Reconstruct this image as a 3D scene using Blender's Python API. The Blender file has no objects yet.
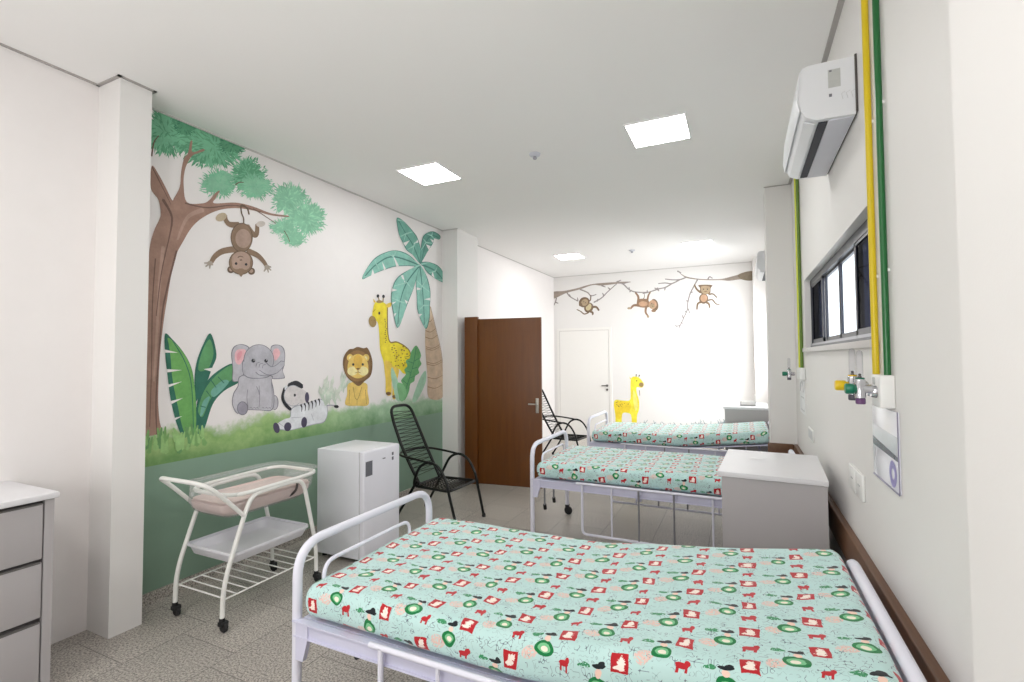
import bpy, bmesh, math, random
from mathutils import Vector, Matrix, noise
from mathutils.geometry import tessellate_polygon
D = bpy.data
SC = bpy.context.scene
COL = SC.collection
PI = math.pi
# ------------------------------------------------------------------ room dimensions (metres)
XL, XR, YB, YF, H = -3.547, 0.479, 9.658, -2.4, 3.288
PIL_X = -3.315      # face of the two left pillars
# ------------------------------------------------------------------ node helpers
def s2l(c):
    return tuple(((v/12.92) if v <= .04045 else ((v+.055)/1.055)**2.4) for v in c)
def rgb(r, g, b):
    return s2l((r/255, g/255, b/255)) + (1,)
class X:
    """tiny expression wrapper that grows math nodes"""
    nt = None
    def __init__(s, v): s.v = v
    def _op(s, op, *o, clamp=False):
        n = X.nt.nodes.new('ShaderNodeMath'); n.operation = op; n.use_clamp = clamp
        for i, q in enumerate((s,)+o):
            q = q.v if isinstance(q, X) else q
            if isinstance(q, (int, float)): n.inputs[i].default_value = q
            else: X.nt.links.new(q, n.inputs[i])
        return X(n.outputs[0])
    def __add__(s, o): return s._op('ADD', o)
    __radd__ = __add__
    def __sub__(s, o): return s._op('SUBTRACT', o)
    def __rsub__(s, o): return X(o)._op('SUBTRACT', s)
    def __mul__(s, o): return s._op('MULTIPLY', o)
    __rmul__ = __mul__
    def __truediv__(s, o): return s._op('DIVIDE', o)
    def lt(s, o): return s._op('LESS_THAN', o)
    def gt(s, o): return s._op('GREATER_THAN', o)
    def fract(s): return s._op('FRACT')
    def floor(s): return s._op('FLOOR')
    def abs(s): return s._op('ABSOLUTE')
    def max(s, o): return s._op('MAXIMUM', o)
    def min(s, o): return s._op('MINIMUM', o)
    def mod(s, o): return s._op('FLOORED_MODULO', o)
    def smooth(s, a, b):
        n = X.nt.nodes.new('ShaderNodeMapRange'); n.interpolation_type = 'SMOOTHSTEP'
        X.nt.links.new(s.v, n.inputs['Value']); n.inputs['From Min'].default_value = a; n.inputs['From Max'].default_value = b
        return X(n.outputs['Result'])
def new_mat(name):
    m = D.materials.new(name); m.use_nodes = True
    X.nt = m.node_tree
    return m, m.node_tree, m.node_tree.nodes['Principled BSDF']
def noise_node(nt, scale, detail=3, rough=.5, vec=None, w=None):
    n = nt.nodes.new('ShaderNodeTexNoise'); n.inputs['Scale'].default_value = scale
    n.inputs['Detail'].default_value = detail; n.inputs['Roughness'].default_value = rough
    if vec is not None: nt.links.new(vec, n.inputs['Vector'])
    return n
def mixc(nt, fac, a, b):
    n = nt.nodes.new('ShaderNodeMix'); n.data_type = 'RGBA'
    for k, q in ((0, fac), (6, a), (7, b)):
        q = q.v if isinstance(q, X) else q
        if isinstance(q, (tuple, list, float, int)): n.inputs[k].default_value = q
        else: nt.links.new(q, n.inputs[k])
    return n.outputs[2]
def bump(nt, b, height, strength, dist):
    n = nt.nodes.new('ShaderNodeBump'); n.inputs['Strength'].default_value = strength; n.inputs['Distance'].default_value = dist
    nt.links.new(height, n.inputs['Height']); nt.links.new(n.outputs[0], b.inputs['Normal'])
def coord(nt, which='Object'):
    return nt.nodes.new('ShaderNodeTexCoord').outputs[which]
def sep(nt, vec):
    n = nt.nodes.new('ShaderNodeSeparateXYZ'); nt.links.new(vec, n.inputs[0])
    return X(n.outputs[0]), X(n.outputs[1]), X(n.outputs[2])
def mat(name, c, rough=.5, metal=0., var=.05, scale=14, bmp=0., bscale=200, spec=.5):
    """flat paint / plastic / metal with a little procedural unevenness"""
    m, nt, b = new_mat(name)
    v = coord(nt)
    n = noise_node(nt, scale, 4, .6, v)
    lo = tuple(q*(1-var) for q in c[:3])+(1,); hi = tuple(min(1, q*(1+var)) for q in c[:3])+(1,)
    nt.links.new(mixc(nt, n.outputs[0], lo, hi), b.inputs['Base Color'])
    b.inputs['Roughness'].default_value = rough; b.inputs['Metallic'].default_value = metal
    b.inputs['Specular IOR Level'].default_value = spec
    if bmp:
        n2 = noise_node(nt, bscale, 2, .5, v); bump(nt, b, n2.outputs[0], bmp, .002)
    return m
def emis(name, c, strength):
    m, nt, b = new_mat(name)
    n = noise_node(nt, 3, 1, .5, coord(nt))
    nt.links.new(mixc(nt, n.outputs[0], c, tuple(q*.98 for q in c[:3])+(1,)), b.inputs['Emission Color'])
    b.inputs['Emission Strength'].default_value = strength; b.inputs['Base Color'].default_value = (.9, .9, .9, 1)
    return m
def clear(name, tint=(1, 1, 1, 1), gloss=.12, rough=.03, refl=.3, milk=0.):
    """thin clear sheet: transparent with a weak mirror"""
    m, nt, b = new_mat(name)
    out = nt.nodes['Material Output']
    t = nt.nodes.new('ShaderNodeBsdfTransparent'); g = nt.nodes.new('ShaderNodeBsdfGlossy'); g.inputs['Roughness'].default_value = rough
    n = noise_node(nt, 6, 1, .5, coord(nt))
    nt.links.new(mixc(nt, n.outputs[0], tint, tuple(q*.97 for q in tint[:3])+(1,)), t.inputs['Color'])
    fr = nt.nodes.new('ShaderNodeLayerWeight'); fr.inputs['Blend'].default_value = gloss; k = X(fr.outputs['Fresnel'])*refl
    mx = nt.nodes.new('ShaderNodeMixShader')
    nt.links.new(k.v, mx.inputs[0]); nt.links.new(t.outputs[0], mx.inputs[1]); nt.links.new(g.outputs[0], mx.inputs[2])
    if milk:
        df = nt.nodes.new('ShaderNodeBsdfDiffuse'); df.inputs['Color'].default_value = (.9, .9, .9, 1); m2 = nt.nodes.new('ShaderNodeMixShader'); m2.inputs[0].default_value = milk
        nt.links.new(mx.outputs[0], m2.inputs[1]); nt.links.new(df.outputs[0], m2.inputs[2]); mx = m2
    nt.links.new(mx.outputs[0], out.inputs['Surface'])
    return m
def wash(name, c, var=.28, scale=9):
    """watercolour mural paint: two tones of one pigment in soft clouds plus fine brush grain"""
    m, nt, b = new_mat(name)
    v = coord(nt)
    n = noise_node(nt, scale, 5, .65, v); g = noise_node(nt, 55, 2, .6, v)
    f = (X(n.outputs[0])*1.5-.25)._op('ADD', (X(g.outputs[0])-.5)*.35, clamp=True)
    lo = tuple(q*(1-var) for q in c[:3])+(1,); hi = tuple(min(1, q*(1+var)) for q in c[:3])+(1,)
    nt.links.new(mixc(nt, f, lo, hi), b.inputs['Base Color']); b.inputs['Roughness'].default_value = .65
    b.inputs['Specular IOR Level'].default_value = .25
    return m
# ------------------------------------------------------------------ materials
M = {}
def setup_materials():
    M['wall'] = mat('white wall paint', rgb(228, 226, 224), .62, var=.012, scale=3, bmp=.06, bscale=260, spec=.3)
    M['ceiling'] = mat('ceiling paint', rgb(242, 241, 240), .85, var=.008, scale=2, spec=.15)
    M['gap'] = mat('shadow gap grey', rgb(172, 168, 165), .8)
    M['gap_light'] = mat('light shadow gap', rgb(196, 194, 191), .8)
    M['white_metal'] = mat('white powder coat', rgb(226, 226, 238), .32, var=.02)
    M['lilac_metal'] = mat('lilac white steel', rgb(208, 208, 228), .38, var=.02)
    M['bass_metal'] = mat('bassinet white paint', rgb(234, 234, 230), .3, var=.02)
    M['grey_wire'] = mat('grey steel rod', rgb(150, 150, 155), .35, .4, var=.05)
    M['black_tube'] = mat('black enamel', rgb(14, 17, 16), .34, var=.1, spec=.3)
    M['black_cord'] = mat('black pvc cord', rgb(12, 14, 13), .42, var=.1, spec=.3)
    M['rubber'] = mat('black rubber', rgb(24, 24, 26), .6, var=.1)
    M['fridge'] = mat('fridge enamel', rgb(228, 228, 236), .28, var=.01)
    M['fridge_side'] = mat('fridge side', rgb(222, 224, 230), .35, var=.02)
    M['sticker_grey'] = mat('grey sticker', rgb(105, 106, 114), .5, var=.12, scale=60)
    M['sticker_pale'] = mat('pale sticker', rgb(186, 188, 186), .5, var=.1, scale=60)
    M['ink'] = mat('ink', rgb(38, 38, 46), .6, var=.1)
    M['lam'] = mat('grey laminate', rgb(176, 172, 173), .42, var=.03, scale=5)
    M['lam_top'] = mat('pale laminate top', rgb(222, 221, 224), .35, var=.02)
    M['lam_dark'] = mat('drawer gap', rgb(92, 89, 88), .7)
    M['paper'] = mat('white paper', rgb(238, 238, 240), .7, var=.03)
    M['pvc'] = mat('white plastic', rgb(232, 232, 230), .35, var=.015)
    M['ac'] = mat('white appliance plastic', rgb(224, 226, 230), .3, var=.01)
    M['ac_shade'] = mat('grey outlet plastic', rgb(205, 206, 216), .4, var=.02)
    M['dark_slot'] = mat('dark vent', rgb(40, 42, 52), .6, var=.2, scale=50)
    M['alu'] = mat('anodised aluminium', rgb(166, 168, 176), .35, .3, var=.05)
    M['frame_dark'] = mat('dark blue-grey frame', rgb(34, 36, 50), .35, .1, var=.08)
    M['sill'] = mat('grey granite sill', rgb(196, 192, 190), .4, var=.2, scale=140)
    M['pane'] = clear('window pane', (.97, .99, 1, 1), .08, .02, .12)
    M['pane_dark'] = clear('dark tinted pane', (.10, .11, .16, 1), .08, .02, .2)
    M['acrylic'] = clear('acrylic', (.96, .97, .97, 1), .3, .2, .3, .16)
    M['tray'] = mat('translucent white plastic', rgb(226, 226, 232), .3, var=.03)
    M['pink'] = mat('pink vinyl', rgb(226, 203, 198), .5, var=.05, scale=20)
    M['buckle'] = mat('dark clip', rgb(70, 62, 60), .5)
    M['yellow_pipe'] = mat('yellow pipe paint', rgb(212, 186, 16), .3, var=.04)
    M['green_pipe'] = mat('green pipe paint', rgb(22, 98, 46), .3, var=.06)
    M['lime_pipe'] = mat('yellow-green pipe paint', rgb(204, 208, 60), .35, var=.05)
    M['olive_pipe'] = mat('olive pipe paint', rgb(88, 118, 30), .35, var=.06)
    M['yellow_knob'] = mat('yellow plastic', rgb(226, 190, 20), .3)
    M['green_knob'] = mat('green plastic', rgb(12, 112, 84), .3)
    M['chrome'] = mat('chrome', rgb(200, 200, 205), .15, .9, var=.03)
    M['violet'] = mat('violet plastic', rgb(98, 66, 108), .35)
    M['violet_dark'] = mat('dark smoked plastic', rgb(82, 78, 88), .35)
    M['flow_glass'] = clear('flowmeter tube', (.93, .93, .95, 1), .3, .15, .25)
    M['poster'] = mat('poster white', rgb(236, 236, 244), .18, var=.015)
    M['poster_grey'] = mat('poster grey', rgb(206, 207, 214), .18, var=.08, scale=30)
    M['poster_reflection'] = mat('poster painted reflection', rgb(96, 98, 108), .2, var=.25, scale=30)
    M['poster_edge'] = mat('poster edge', rgb(126, 122, 150), .3)
    M['purple'] = mat('purple print', rgb(128, 118, 182), .3, var=.1, scale=80)
    M['faint'] = mat('faint grey print', rgb(205, 206, 208), .5)
    M['light_frame'] = mat('light frame', rgb(240, 240, 240), .5)
    M['diffuser'] = emis('led diffuser', (1, .993, .98, 1), 24)
    M['white_door'] = mat('white door paint', rgb(233, 231, 227), .5, var=.012)
    M['door_gap'] = mat('door gap', rgb(196, 193, 189), .8)
    M['steel'] = mat('door handle steel', rgb(176, 170, 162), .3, .6, var=.05)
    M['handle_dark'] = mat('dark handle metal', rgb(96, 92, 90), .35, .5)
    # mural pigments
    P = dict(bark=(148, 112, 96), bark_dark=(98, 70, 60), bark_light=(168, 134, 118), leaf_dark=(78, 150, 110), leaf_dark2=(46, 114, 82), leaf_mid=(108, 182, 140),
        leaf_mid2=(122, 186, 150), leaf_light=(142, 204, 168), mk_dark=(88, 68, 52), mk_brown=(126, 100, 78), mk_tan=(182, 164, 136), mk_pale=(206, 196, 188), mk_grey=(158, 146, 134), mk_belly=(164, 136, 120),
        lf_dark=(28, 92, 72), lf_green=(92, 160, 76), lf_green2=(76, 142, 84), lf_teal=(96, 160, 142), el_line=(112, 110, 120), el_grey=(182, 180, 188), el_grey2=(176, 175, 184), el_pink=(232, 176, 182), el_pink2=(226, 150, 160), el_foot=(146, 142, 156),
        zb_line=(158, 160, 170), zb_white=(222, 224, 230), zb_face=(212, 206, 206), zb_dark=(58, 52, 76), sh_pale=(206, 214, 200), sh_pale2=(190, 206, 188),
        ln_gold=(226, 190, 92), ln_gold2=(214, 168, 62), ln_pale=(240, 218, 152), ln_line=(142, 104, 48), mane=(106, 74, 40), mane2=(132, 94, 50),
        gf_yel=(240, 212, 36), gf_yel2=(228, 192, 66), gf_line=(128, 98, 36), gf_muz=(146, 118, 66), pl_green=(92, 164, 100), pl_green2=(116, 180, 120), pl_pale=(158, 202, 172), pl_dark=(50, 118, 78),
        pm_trunk=(202, 176, 148), pm_ring=(156, 124, 98), pm_dark=(58, 118, 108), pm_mid=(100, 166, 148), pm_mid2=(84, 146, 130), pm_light=(126, 188, 172), pm_rib=(150, 202, 188),
        br_brown=(142, 128, 116), br_dark=(122, 108, 88), br_grey=(136, 128, 126), mw_dark=(104, 82, 60), mw_brown=(130, 98, 72), mw_or=(184, 142, 110), mw_face=(162, 138, 106), mw_pale=(200, 184, 140),
        gy_yel=(252, 222, 44), gy_or=(244, 202, 30), gy_light=(254, 238, 110), rd_grey=(140, 156, 160), gr_a=(108, 158, 84), gr_b=(138, 184, 108), gr_c=(88, 140, 78), gr_d=(132, 176, 136), gr_e=(156, 194, 158))
    for k, c in P.items(): M[k] = wash('mural '+k, rgb(*[v*.86+.14*228 for v in c]))
    M['wallpaint'] = mat('mural wall white', rgb(233, 229, 228), .62, var=.012, scale=3, spec=.3)
    setup_wall_left(); setup_floor(); setup_wood(); setup_sheet()
def setup_wall_left():
    """white paint, with the flat sage dado and soft watercolour grass on the mural stretch"""
    m, nt, b = new_mat('left wall paint'); v = coord(nt); x, y, z = sep(nt, v)
    big = noise_node(nt, 2.2, 3, .6, v); mid = noise_node(nt, 7, 5, .65, v); fine = noise_node(nt, 30, 3, .6, v)
    nb, nm, nf = X(big.outputs[0]), X(mid.outputs[0]), X(fine.outputs[0])
    white = mixc(nt, nm, rgb(231, 227, 226), rgb(236, 232, 231))
    grass = mixc(nt, (nm*1.8-.4)._op('ADD', (nf-.5)*.4, clamp=True), rgb(108, 154, 84), rgb(176, 204, 138))
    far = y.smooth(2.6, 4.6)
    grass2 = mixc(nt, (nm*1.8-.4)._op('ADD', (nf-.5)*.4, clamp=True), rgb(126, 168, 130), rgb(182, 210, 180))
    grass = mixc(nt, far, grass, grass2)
    dk = z.smooth(1.02, .9)*nb*.9
    grass = mixc(nt, dk, grass, rgb(58, 112, 62))
    top = 1.12 + (nb-.5)*.25 + (nm-.5)*.22 - far*.0
    g_on = (top - z + (nf-.5)*.06).smooth(-.05, .06)
    dado = mixc(nt, nb, rgb(126, 152, 134), rgb(136, 164, 145))
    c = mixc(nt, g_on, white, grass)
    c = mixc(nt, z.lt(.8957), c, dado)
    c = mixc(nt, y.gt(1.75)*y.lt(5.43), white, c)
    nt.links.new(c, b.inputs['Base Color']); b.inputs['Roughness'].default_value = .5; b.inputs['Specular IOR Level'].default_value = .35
    M['wall_left'] = m
def setup_floor():
    m, nt, b = new_mat('speckled granite tile'); v = coord(nt); x, y, z = sep(nt, v)
    n1 = noise_node(nt, 95, 3, .7, v); n2 = noise_node(nt, 210, 2, .6, v); n3 = noise_node(nt, .9, 3, .6, v)
    vo = nt.nodes.new('ShaderNodeTexVoronoi'); vo.inputs['Scale'].default_value = 120; nt.links.new(v, vo.inputs['Vector'])
    a, s, big = X(n1.outputs[0]), X(n2.outputs[0]), X(n3.outputs[0])
    c = mixc(nt, a.smooth(.36, .62), rgb(118, 113, 109), rgb(211, 204, 194))
    c = mixc(nt, s.smooth(.58, .7)*.75, c, rgb(92, 89, 88))
    c = mixc(nt, X(vo.outputs['Distance']).lt(.17)*.5, c, rgb(236, 232, 224))
    cu = (x+2.98)/.45; col = cu.floor()
    rv = (y-1.365)/.445 + col*.303; row = rv.floor()
    ex = (cu.fract()-.5).abs(); ey = (rv.fract()-.5).abs()
    joint = ex.gt(.4945).max(ey.gt(.4945))
    wn = nt.nodes.new('ShaderNodeTexWhiteNoise'); wn.noise_dimensions = '2D'
    cb = nt.nodes.new('ShaderNodeCombineXYZ'); nt.links.new(col.v, cb.inputs[0]); nt.links.new(row.v, cb.inputs[1]); nt.links.new(cb.outputs[0], wn.inputs['Vector'])
    c = mixc(nt, X(wn.outputs['Value'])*.22 + big*.1, c, rgb(112, 108, 106))
    c = mixc(nt, joint*.7, c, rgb(84, 80, 78))
    nt.links.new(c, b.inputs['Base Color']); b.inputs['Roughness'].default_value = .38; b.inputs['Specular IOR Level'].default_value = .42
    M['floor'] = m
def setup_wood():
    for key, lo, hi, sc in (('door_wood', (88, 46, 7), (114, 65, 15), (9, 9, .7)), ('rail_wood', (84, 56, 36), (122, 86, 60), (14, .9, 14))):
        m, nt, b = new_mat(key.replace('_', ' ')); v = coord(nt)
        mp = nt.nodes.new('ShaderNodeMapping'); mp.inputs['Scale'].default_value = sc; nt.links.new(v, mp.inputs[0])
        n = noise_node(nt, 2.2, 6, .62, mp.outputs[0]); n2 = noise_node(nt, 16, 3, .6, mp.outputs[0])
        f = (X(n.outputs[0])*1.4-.2)._op('ADD', (X(n2.outputs[0])-.5)*.4, clamp=True)
        nt.links.new(mixc(nt, f, rgb(*lo), rgb(*hi)), b.inputs['Base Color']); b.inputs['Roughness'].default_value = .4
        M[key] = m
def setup_sheet():
    """mint bed sheet with a sheared repeat of red squares, green wreaths, little red dogs, black hats and pen scribbles"""
    m, nt, b = new_mat('printed mint bed sheet')
    uv = coord(nt, 'UV'); u, v, _ = sep(nt, uv)
    wx = noise_node(nt, 11, 1, .5, uv); sp = nt.nodes.new('ShaderNodeSeparateColor'); nt.links.new(wx.outputs['Color'], sp.inputs[0])
    u = u+(X(sp.outputs[0])-.5)*.035; v = v+(X(sp.outputs[1])-.5)*.035
    PU, PV, SH = .17, .172, .40
    vec2 = noise_node(nt, 60, 2, .6, uv); wob = (X(vec2.outputs[0])-.5)
    def cell(ou, ov):
        cu = (u-ou)/PU; cv = (v-ov + u*SH)/PV
        du = (cu.fract()-.5)*PU; dv = (cv.fract()-.5)*PV - du*SH
        return du, dv
    def ell(du, dv, rx, ry):
        p = du/rx; q = dv/ry
        return (p*p+q*q)
    fine = X(noise_node(nt, 150, 2, .6, uv).outputs[0]); med = X(noise_node(nt, 70, 0, .5, uv).outputs[0])
    big = X(noise_node(nt, 9, 2, .5, uv).outputs[0]); wid = X(noise_node(nt, 24, 1, .5, uv).outputs[0])
    c = mixc(nt, big, rgb(180, 214, 211), rgb(197, 226, 223))
    # pen scribbles
    line = (med-.5).abs().lt(.024)*wid.gt(.53)
    c = mixc(nt, line*.9, c, rgb(96, 108, 120))
    line2 = (med-.46).abs().lt(.02)*wid.lt(.43)
    c = mixc(nt, line2*.6, c, rgb(106, 138, 140))
    GU, GV = -.62-PU/2, 1.57-PV/2 - .62*SH
    GU, GV = -.045, .33
    def at(ox, oy): return cell(GU+ox, GV+oy + 0.0)
    # pink doodle
    du, dv = at(-.045, -.035); e = ell(du, dv, .026, .019)
    c = mixc(nt, e.lt(1)*fine.gt(.46)*.75, c, rgb(238, 186, 172))
    # green lettering
    du, dv = at(-.04, .03); e = ell(du, dv+wob*.02, .019, .008)
    c = mixc(nt, e.lt(1)*fine.gt(.40)*.95, c, rgb(44, 138, 84))
    # green wreath
    du, dv = at(0, 0); e = ell(du, dv, .029, .025) + wob*.25
    c = mixc(nt, e.lt(1), c, rgb(22, 120, 64))
    e2 = ell(du, dv, .019, .0155)+wob*.9
    c = mixc(nt, e2.lt(1), c, rgb(120, 190, 140)); e3 = ell(du, dv+.003, .011, .009)+wob*1.2
    c = mixc(nt, e3.lt(1), c, rgb(240, 232, 214))
    # black hat over a face
    du, dv = at(.004, .05); c = mixc(nt, (ell(du, dv+.016, .010, .010)+wob*.8).lt(1), c, rgb(240, 206, 190))
    c = mixc(nt, (ell(du, dv, .021, .0065)+wob*1.6).lt(1), c, rgb(30, 36, 40))
    c = mixc(nt, (ell(du-.008, dv-.005, .010, .008)+wob*1.6).lt(1), c, rgb(30, 36, 40))
    # red square with white figure
    du, dv = at(.062, .084)
    sq = du.abs().max(dv.abs())
    c = mixc(nt, (sq+wob*.004).lt(.0245), c, rgb(182, 34, 42))
    fig = (ell(du-.003, dv-.004, .012, .016)+(fine-.5)*3).lt(.8).max((ell(du+.002, dv+.010, .017, .007)+(fine-.5)*3).lt(.8))
    c = mixc(nt, fig*sq.lt(.023), c, rgb(246, 232, 222))
    # red dog
    du, dv = at(.062, -.004); d = (ell(du, dv, .017, .0095)+wob*1.4).lt(1).max((ell(du-.013, dv-.009, .008, .009)+wob*.6).lt(1)).max((du.abs()-.011).abs().lt(.0035)*(dv+.011).abs().lt(.008))
    c = mixc(nt, d, c, rgb(186, 40, 48))
    nt.links.new(c, b.inputs['Base Color']); b.inputs['Roughness'].default_value = .75; b.inputs['Specular IOR Level'].default_value = .2
    b.inputs['Sheen Weight'].default_value = .4; b.inputs['Sheen Roughness'].default_value = .4
    o = coord(nt, 'Object'); mp = nt.nodes.new('ShaderNodeMapping'); mp.inputs['Scale'].default_value = (1, 2.2, 1); nt.links.new(o, mp.inputs[0])
    wr = noise_node(nt, 5, 4, .55, mp.outputs[0]); bump(nt, b, wr.outputs[0], .28, .03)
    M['sheet'] = m
# ------------------------------------------------------------------ mesh builder
def fillet(pts, r, n=5):
    """round the inner corners of a polyline"""
    P = [Vector(p) for p in pts]; out = [P[0]]
    for i in range(1, len(P)-1):
        a, b, c = P[i-1], P[i], P[i+1]
        rr = r[i-1] if isinstance(r, (list, tuple)) else r
        d1 = min(rr, (a-b).length*.49); d2 = min(rr, (c-b).length*.49)
        p = b+(a-b).normalized()*d1; q = b+(c-b).normalized()*d2
        for k in range(n+1):
            t = k/n; out.append(p*(1-t)**2+b*2*t*(1-t)+q*t*t)
    out.append(P[-1]); return out
def spline(pts, n=6, closed=False):
    P = [Vector(p) for p in pts]; N = len(P); out = []
    for i in range(N if closed else N-1):
        g = (lambda k: P[k % N]) if closed else (lambda k: P[max(0, min(N-1, k))])
        a, b, c, d = g(i-1), g(i), g(i+1), g(i+2)
        for k in range(n):
            t = k/n
            out.append(.5*((2*b)+(c-a)*t+(2*a-5*b+4*c-d)*t*t+(3*b-a-3*c+d)*t**3))
    if not closed: out.append(P[-1])
    return out
class MB:
    def __init__(s): s.v = []; s.f = []; s.mi = []; s.m = 0; s.uv = None
    def add(s, vs, fs):
        o = len(s.v); s.v += [tuple(q) for q in vs]; s.f += [tuple(i+o for i in f) for f in fs]; s.mi += [s.m]*len(fs); return s
    def box(s, x0, x1, y0, y1, z0, z1, bev=0.):
        if not bev:
            vs = [(x, y, z) for x in (x0, x1) for y in (y0, y1) for z in (z0, z1)]
            return s.add(vs, [(0, 1, 3, 2), (4, 6, 7, 5), (0, 4, 5, 1), (2, 3, 7, 6), (0, 2, 6, 4), (1, 5, 7, 3)])
        bm = bmesh.new(); bmesh.ops.create_cube(bm, size=1)
        for q in bm.verts: q.co = Vector(((x0+x1)/2+q.co.x*(x1-x0), (y0+y1)/2+q.co.y*(y1-y0), (z0+z1)/2+q.co.z*(z1-z0)))
        bmesh.ops.bevel(bm, geom=bm.edges[:], offset=bev, segments=3, profile=.5, affect='EDGES')
        bm.verts.index_update(); s.add([q.co[:] for q in bm.verts], [[q.index for q in f.verts] for f in bm.faces]); bm.free(); return s
    def tube(s, pts, r, seg=10, closed=False, cap=True):
        P = [Vector(p) for p in pts]
        Q = [P[0]]
        for p in P[1:]:
            if (p-Q[-1]).length > 1e-5: Q.append(p)
        P = Q; N = len(P)
        rr = r if isinstance(r, (list, tuple)) else [r]*N
        if len(rr) != N: rr = [rr[0]+(rr[-1]-rr[0])*i/(N-1) for i in range(N)]
        T = []
        for i in range(N):
            a = P[(i-1) % N] if closed else P[max(0, i-1)]; c = P[(i+1) % N] if closed else P[min(N-1, i+1)]
            T.append((c-a).normalized())
        up = Vector((0, 0, 1)) if abs(T[0].z) < .9 else Vector((1, 0, 0))
        u = (up-T[0]*up.dot(T[0])).normalized(); vs = []
        for i in range(N):
            u = (u-T[i]*u.dot(T[i])).normalized(); w = T[i].cross(u)
            for k in range(seg):
                a = 2*PI*k/seg; vs.append(P[i]+(u*math.cos(a)+w*math.sin(a))*rr[i])
        fs = []
        for i in range(N if closed else N-1):
            j = (i+1) % N
            for k in range(seg):
                l = (k+1) % seg; fs.append((i*seg+k, i*seg+l, j*seg+l, j*seg+k))
        if cap and not closed: fs += [tuple(range(seg))[::-1], tuple((N-1)*seg+k for k in range(seg))]
        return s.add(vs, fs)
    def lathe(s, prof, c=(0, 0, 0), axis='z', seg=20):
        vs = []
        for r, h in prof:
            for k in range(seg):
                a = 2*PI*k/seg; p = (r*math.cos(a), r*math.sin(a), h)
                if axis == 'x': p = (p[2], p[0], p[1])
                if axis == 'y': p = (p[1], p[2], p[0])
                vs.append((p[0]+c[0], p[1]+c[1], p[2]+c[2]))
        n = len(prof); fs = []
        for i in range(n-1):
            for k in range(seg):
                l = (k+1) % seg; fs.append((i*seg+k, i*seg+l, (i+1)*seg+l, (i+1)*seg+k))
        fs += [tuple(range(seg))[::-1], tuple((n-1)*seg+k for k in range(seg))]
        return s.add(vs, fs)
    def ball(s, c, rx, ry=None, rz=None, n=10):
        ry = ry or rx; rz = rz or rx; prof = [(math.sin(PI*i/n), -math.cos(PI*i/n)) for i in range(n+1)]
        o = len(s.v); s.lathe([(max(r, 1e-4), h) for r, h in prof], seg=14)
        s.v[o:] = [(c[0]+q[0]*rx, c[1]+q[1]*ry, c[2]+q[2]*rz) for q in s.v[o:]]; return s
    def prism(s, poly, axis, a0, a1):
        """extrude a closed 2D outline along an axis (outline in the two remaining axes, in order)"""
        n = len(poly)
        def pt(p, a): return (a, p[0], p[1]) if axis == 'x' else (p[0], a, p[1]) if axis == 'y' else (p[0], p[1], a)
        vs = [pt(p, a0) for p in poly]+[pt(p, a1) for p in poly]
        return s.add(vs, [tuple(range(n))[::-1], tuple(range(n, 2*n))]+[(i, (i+1) % n, n+(i+1) % n, n+i) for i in range(n)])
    def build(s, name, mats, parent=None, smooth=True, label=None, loc=None, keep=False):
        me = D.meshes.new(name); me.from_pydata(s.v, [], s.f)
        for m in (mats if isinstance(mats, (list, tuple)) else [mats]): me.materials.append(M[m] if isinstance(m, str) else m)
        if len(set(s.mi)) > 1: me.polygons.foreach_set('material_index', s.mi)
        if not keep:
            bm = bmesh.new(); bm.from_mesh(me); bmesh.ops.recalc_face_normals(bm, faces=bm.faces[:]); bm.to_mesh(me); bm.free()
        if smooth:
            me.polygons.foreach_set('use_smooth', [True]*len(me.polygons)); me.set_sharp_from_angle(angle=math.radians(38))
        o = D.objects.new(name, me); COL.objects.link(o)
        if parent is not None: o.parent = parent
        if loc is not None: o.location = loc
        if label: o['label'] = label
        return o
def tag(o, label, cat, group=None):
    o['label'] = label; o['category'] = cat
    if group: o['group'] = group
    return o
def structure(o): o['kind'] = 'structure'; return o
def thing(name, label, cat, loc=(0, 0, 0), rz=0., group=None):
    o = D.objects.new(name, None); COL.objects.link(o); o.location = loc; o.rotation_euler = (0, 0, rz); o.empty_display_size = .1
    return tag(o, label, cat, group)
def dup(root, loc, rz=None, label=None):
    r = root.copy(); COL.objects.link(r); r.location = loc
    if rz is not None: r.rotation_euler = (0, 0, rz)
    if label: r['label'] = label
    for ch in list(root.children):
        c = ch.copy(); COL.objects.link(c); c.parent = r
        for g in list(ch.children):
            d = g.copy(); COL.objects.link(d); d.parent = c
    return r
setup_materials()
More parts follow.
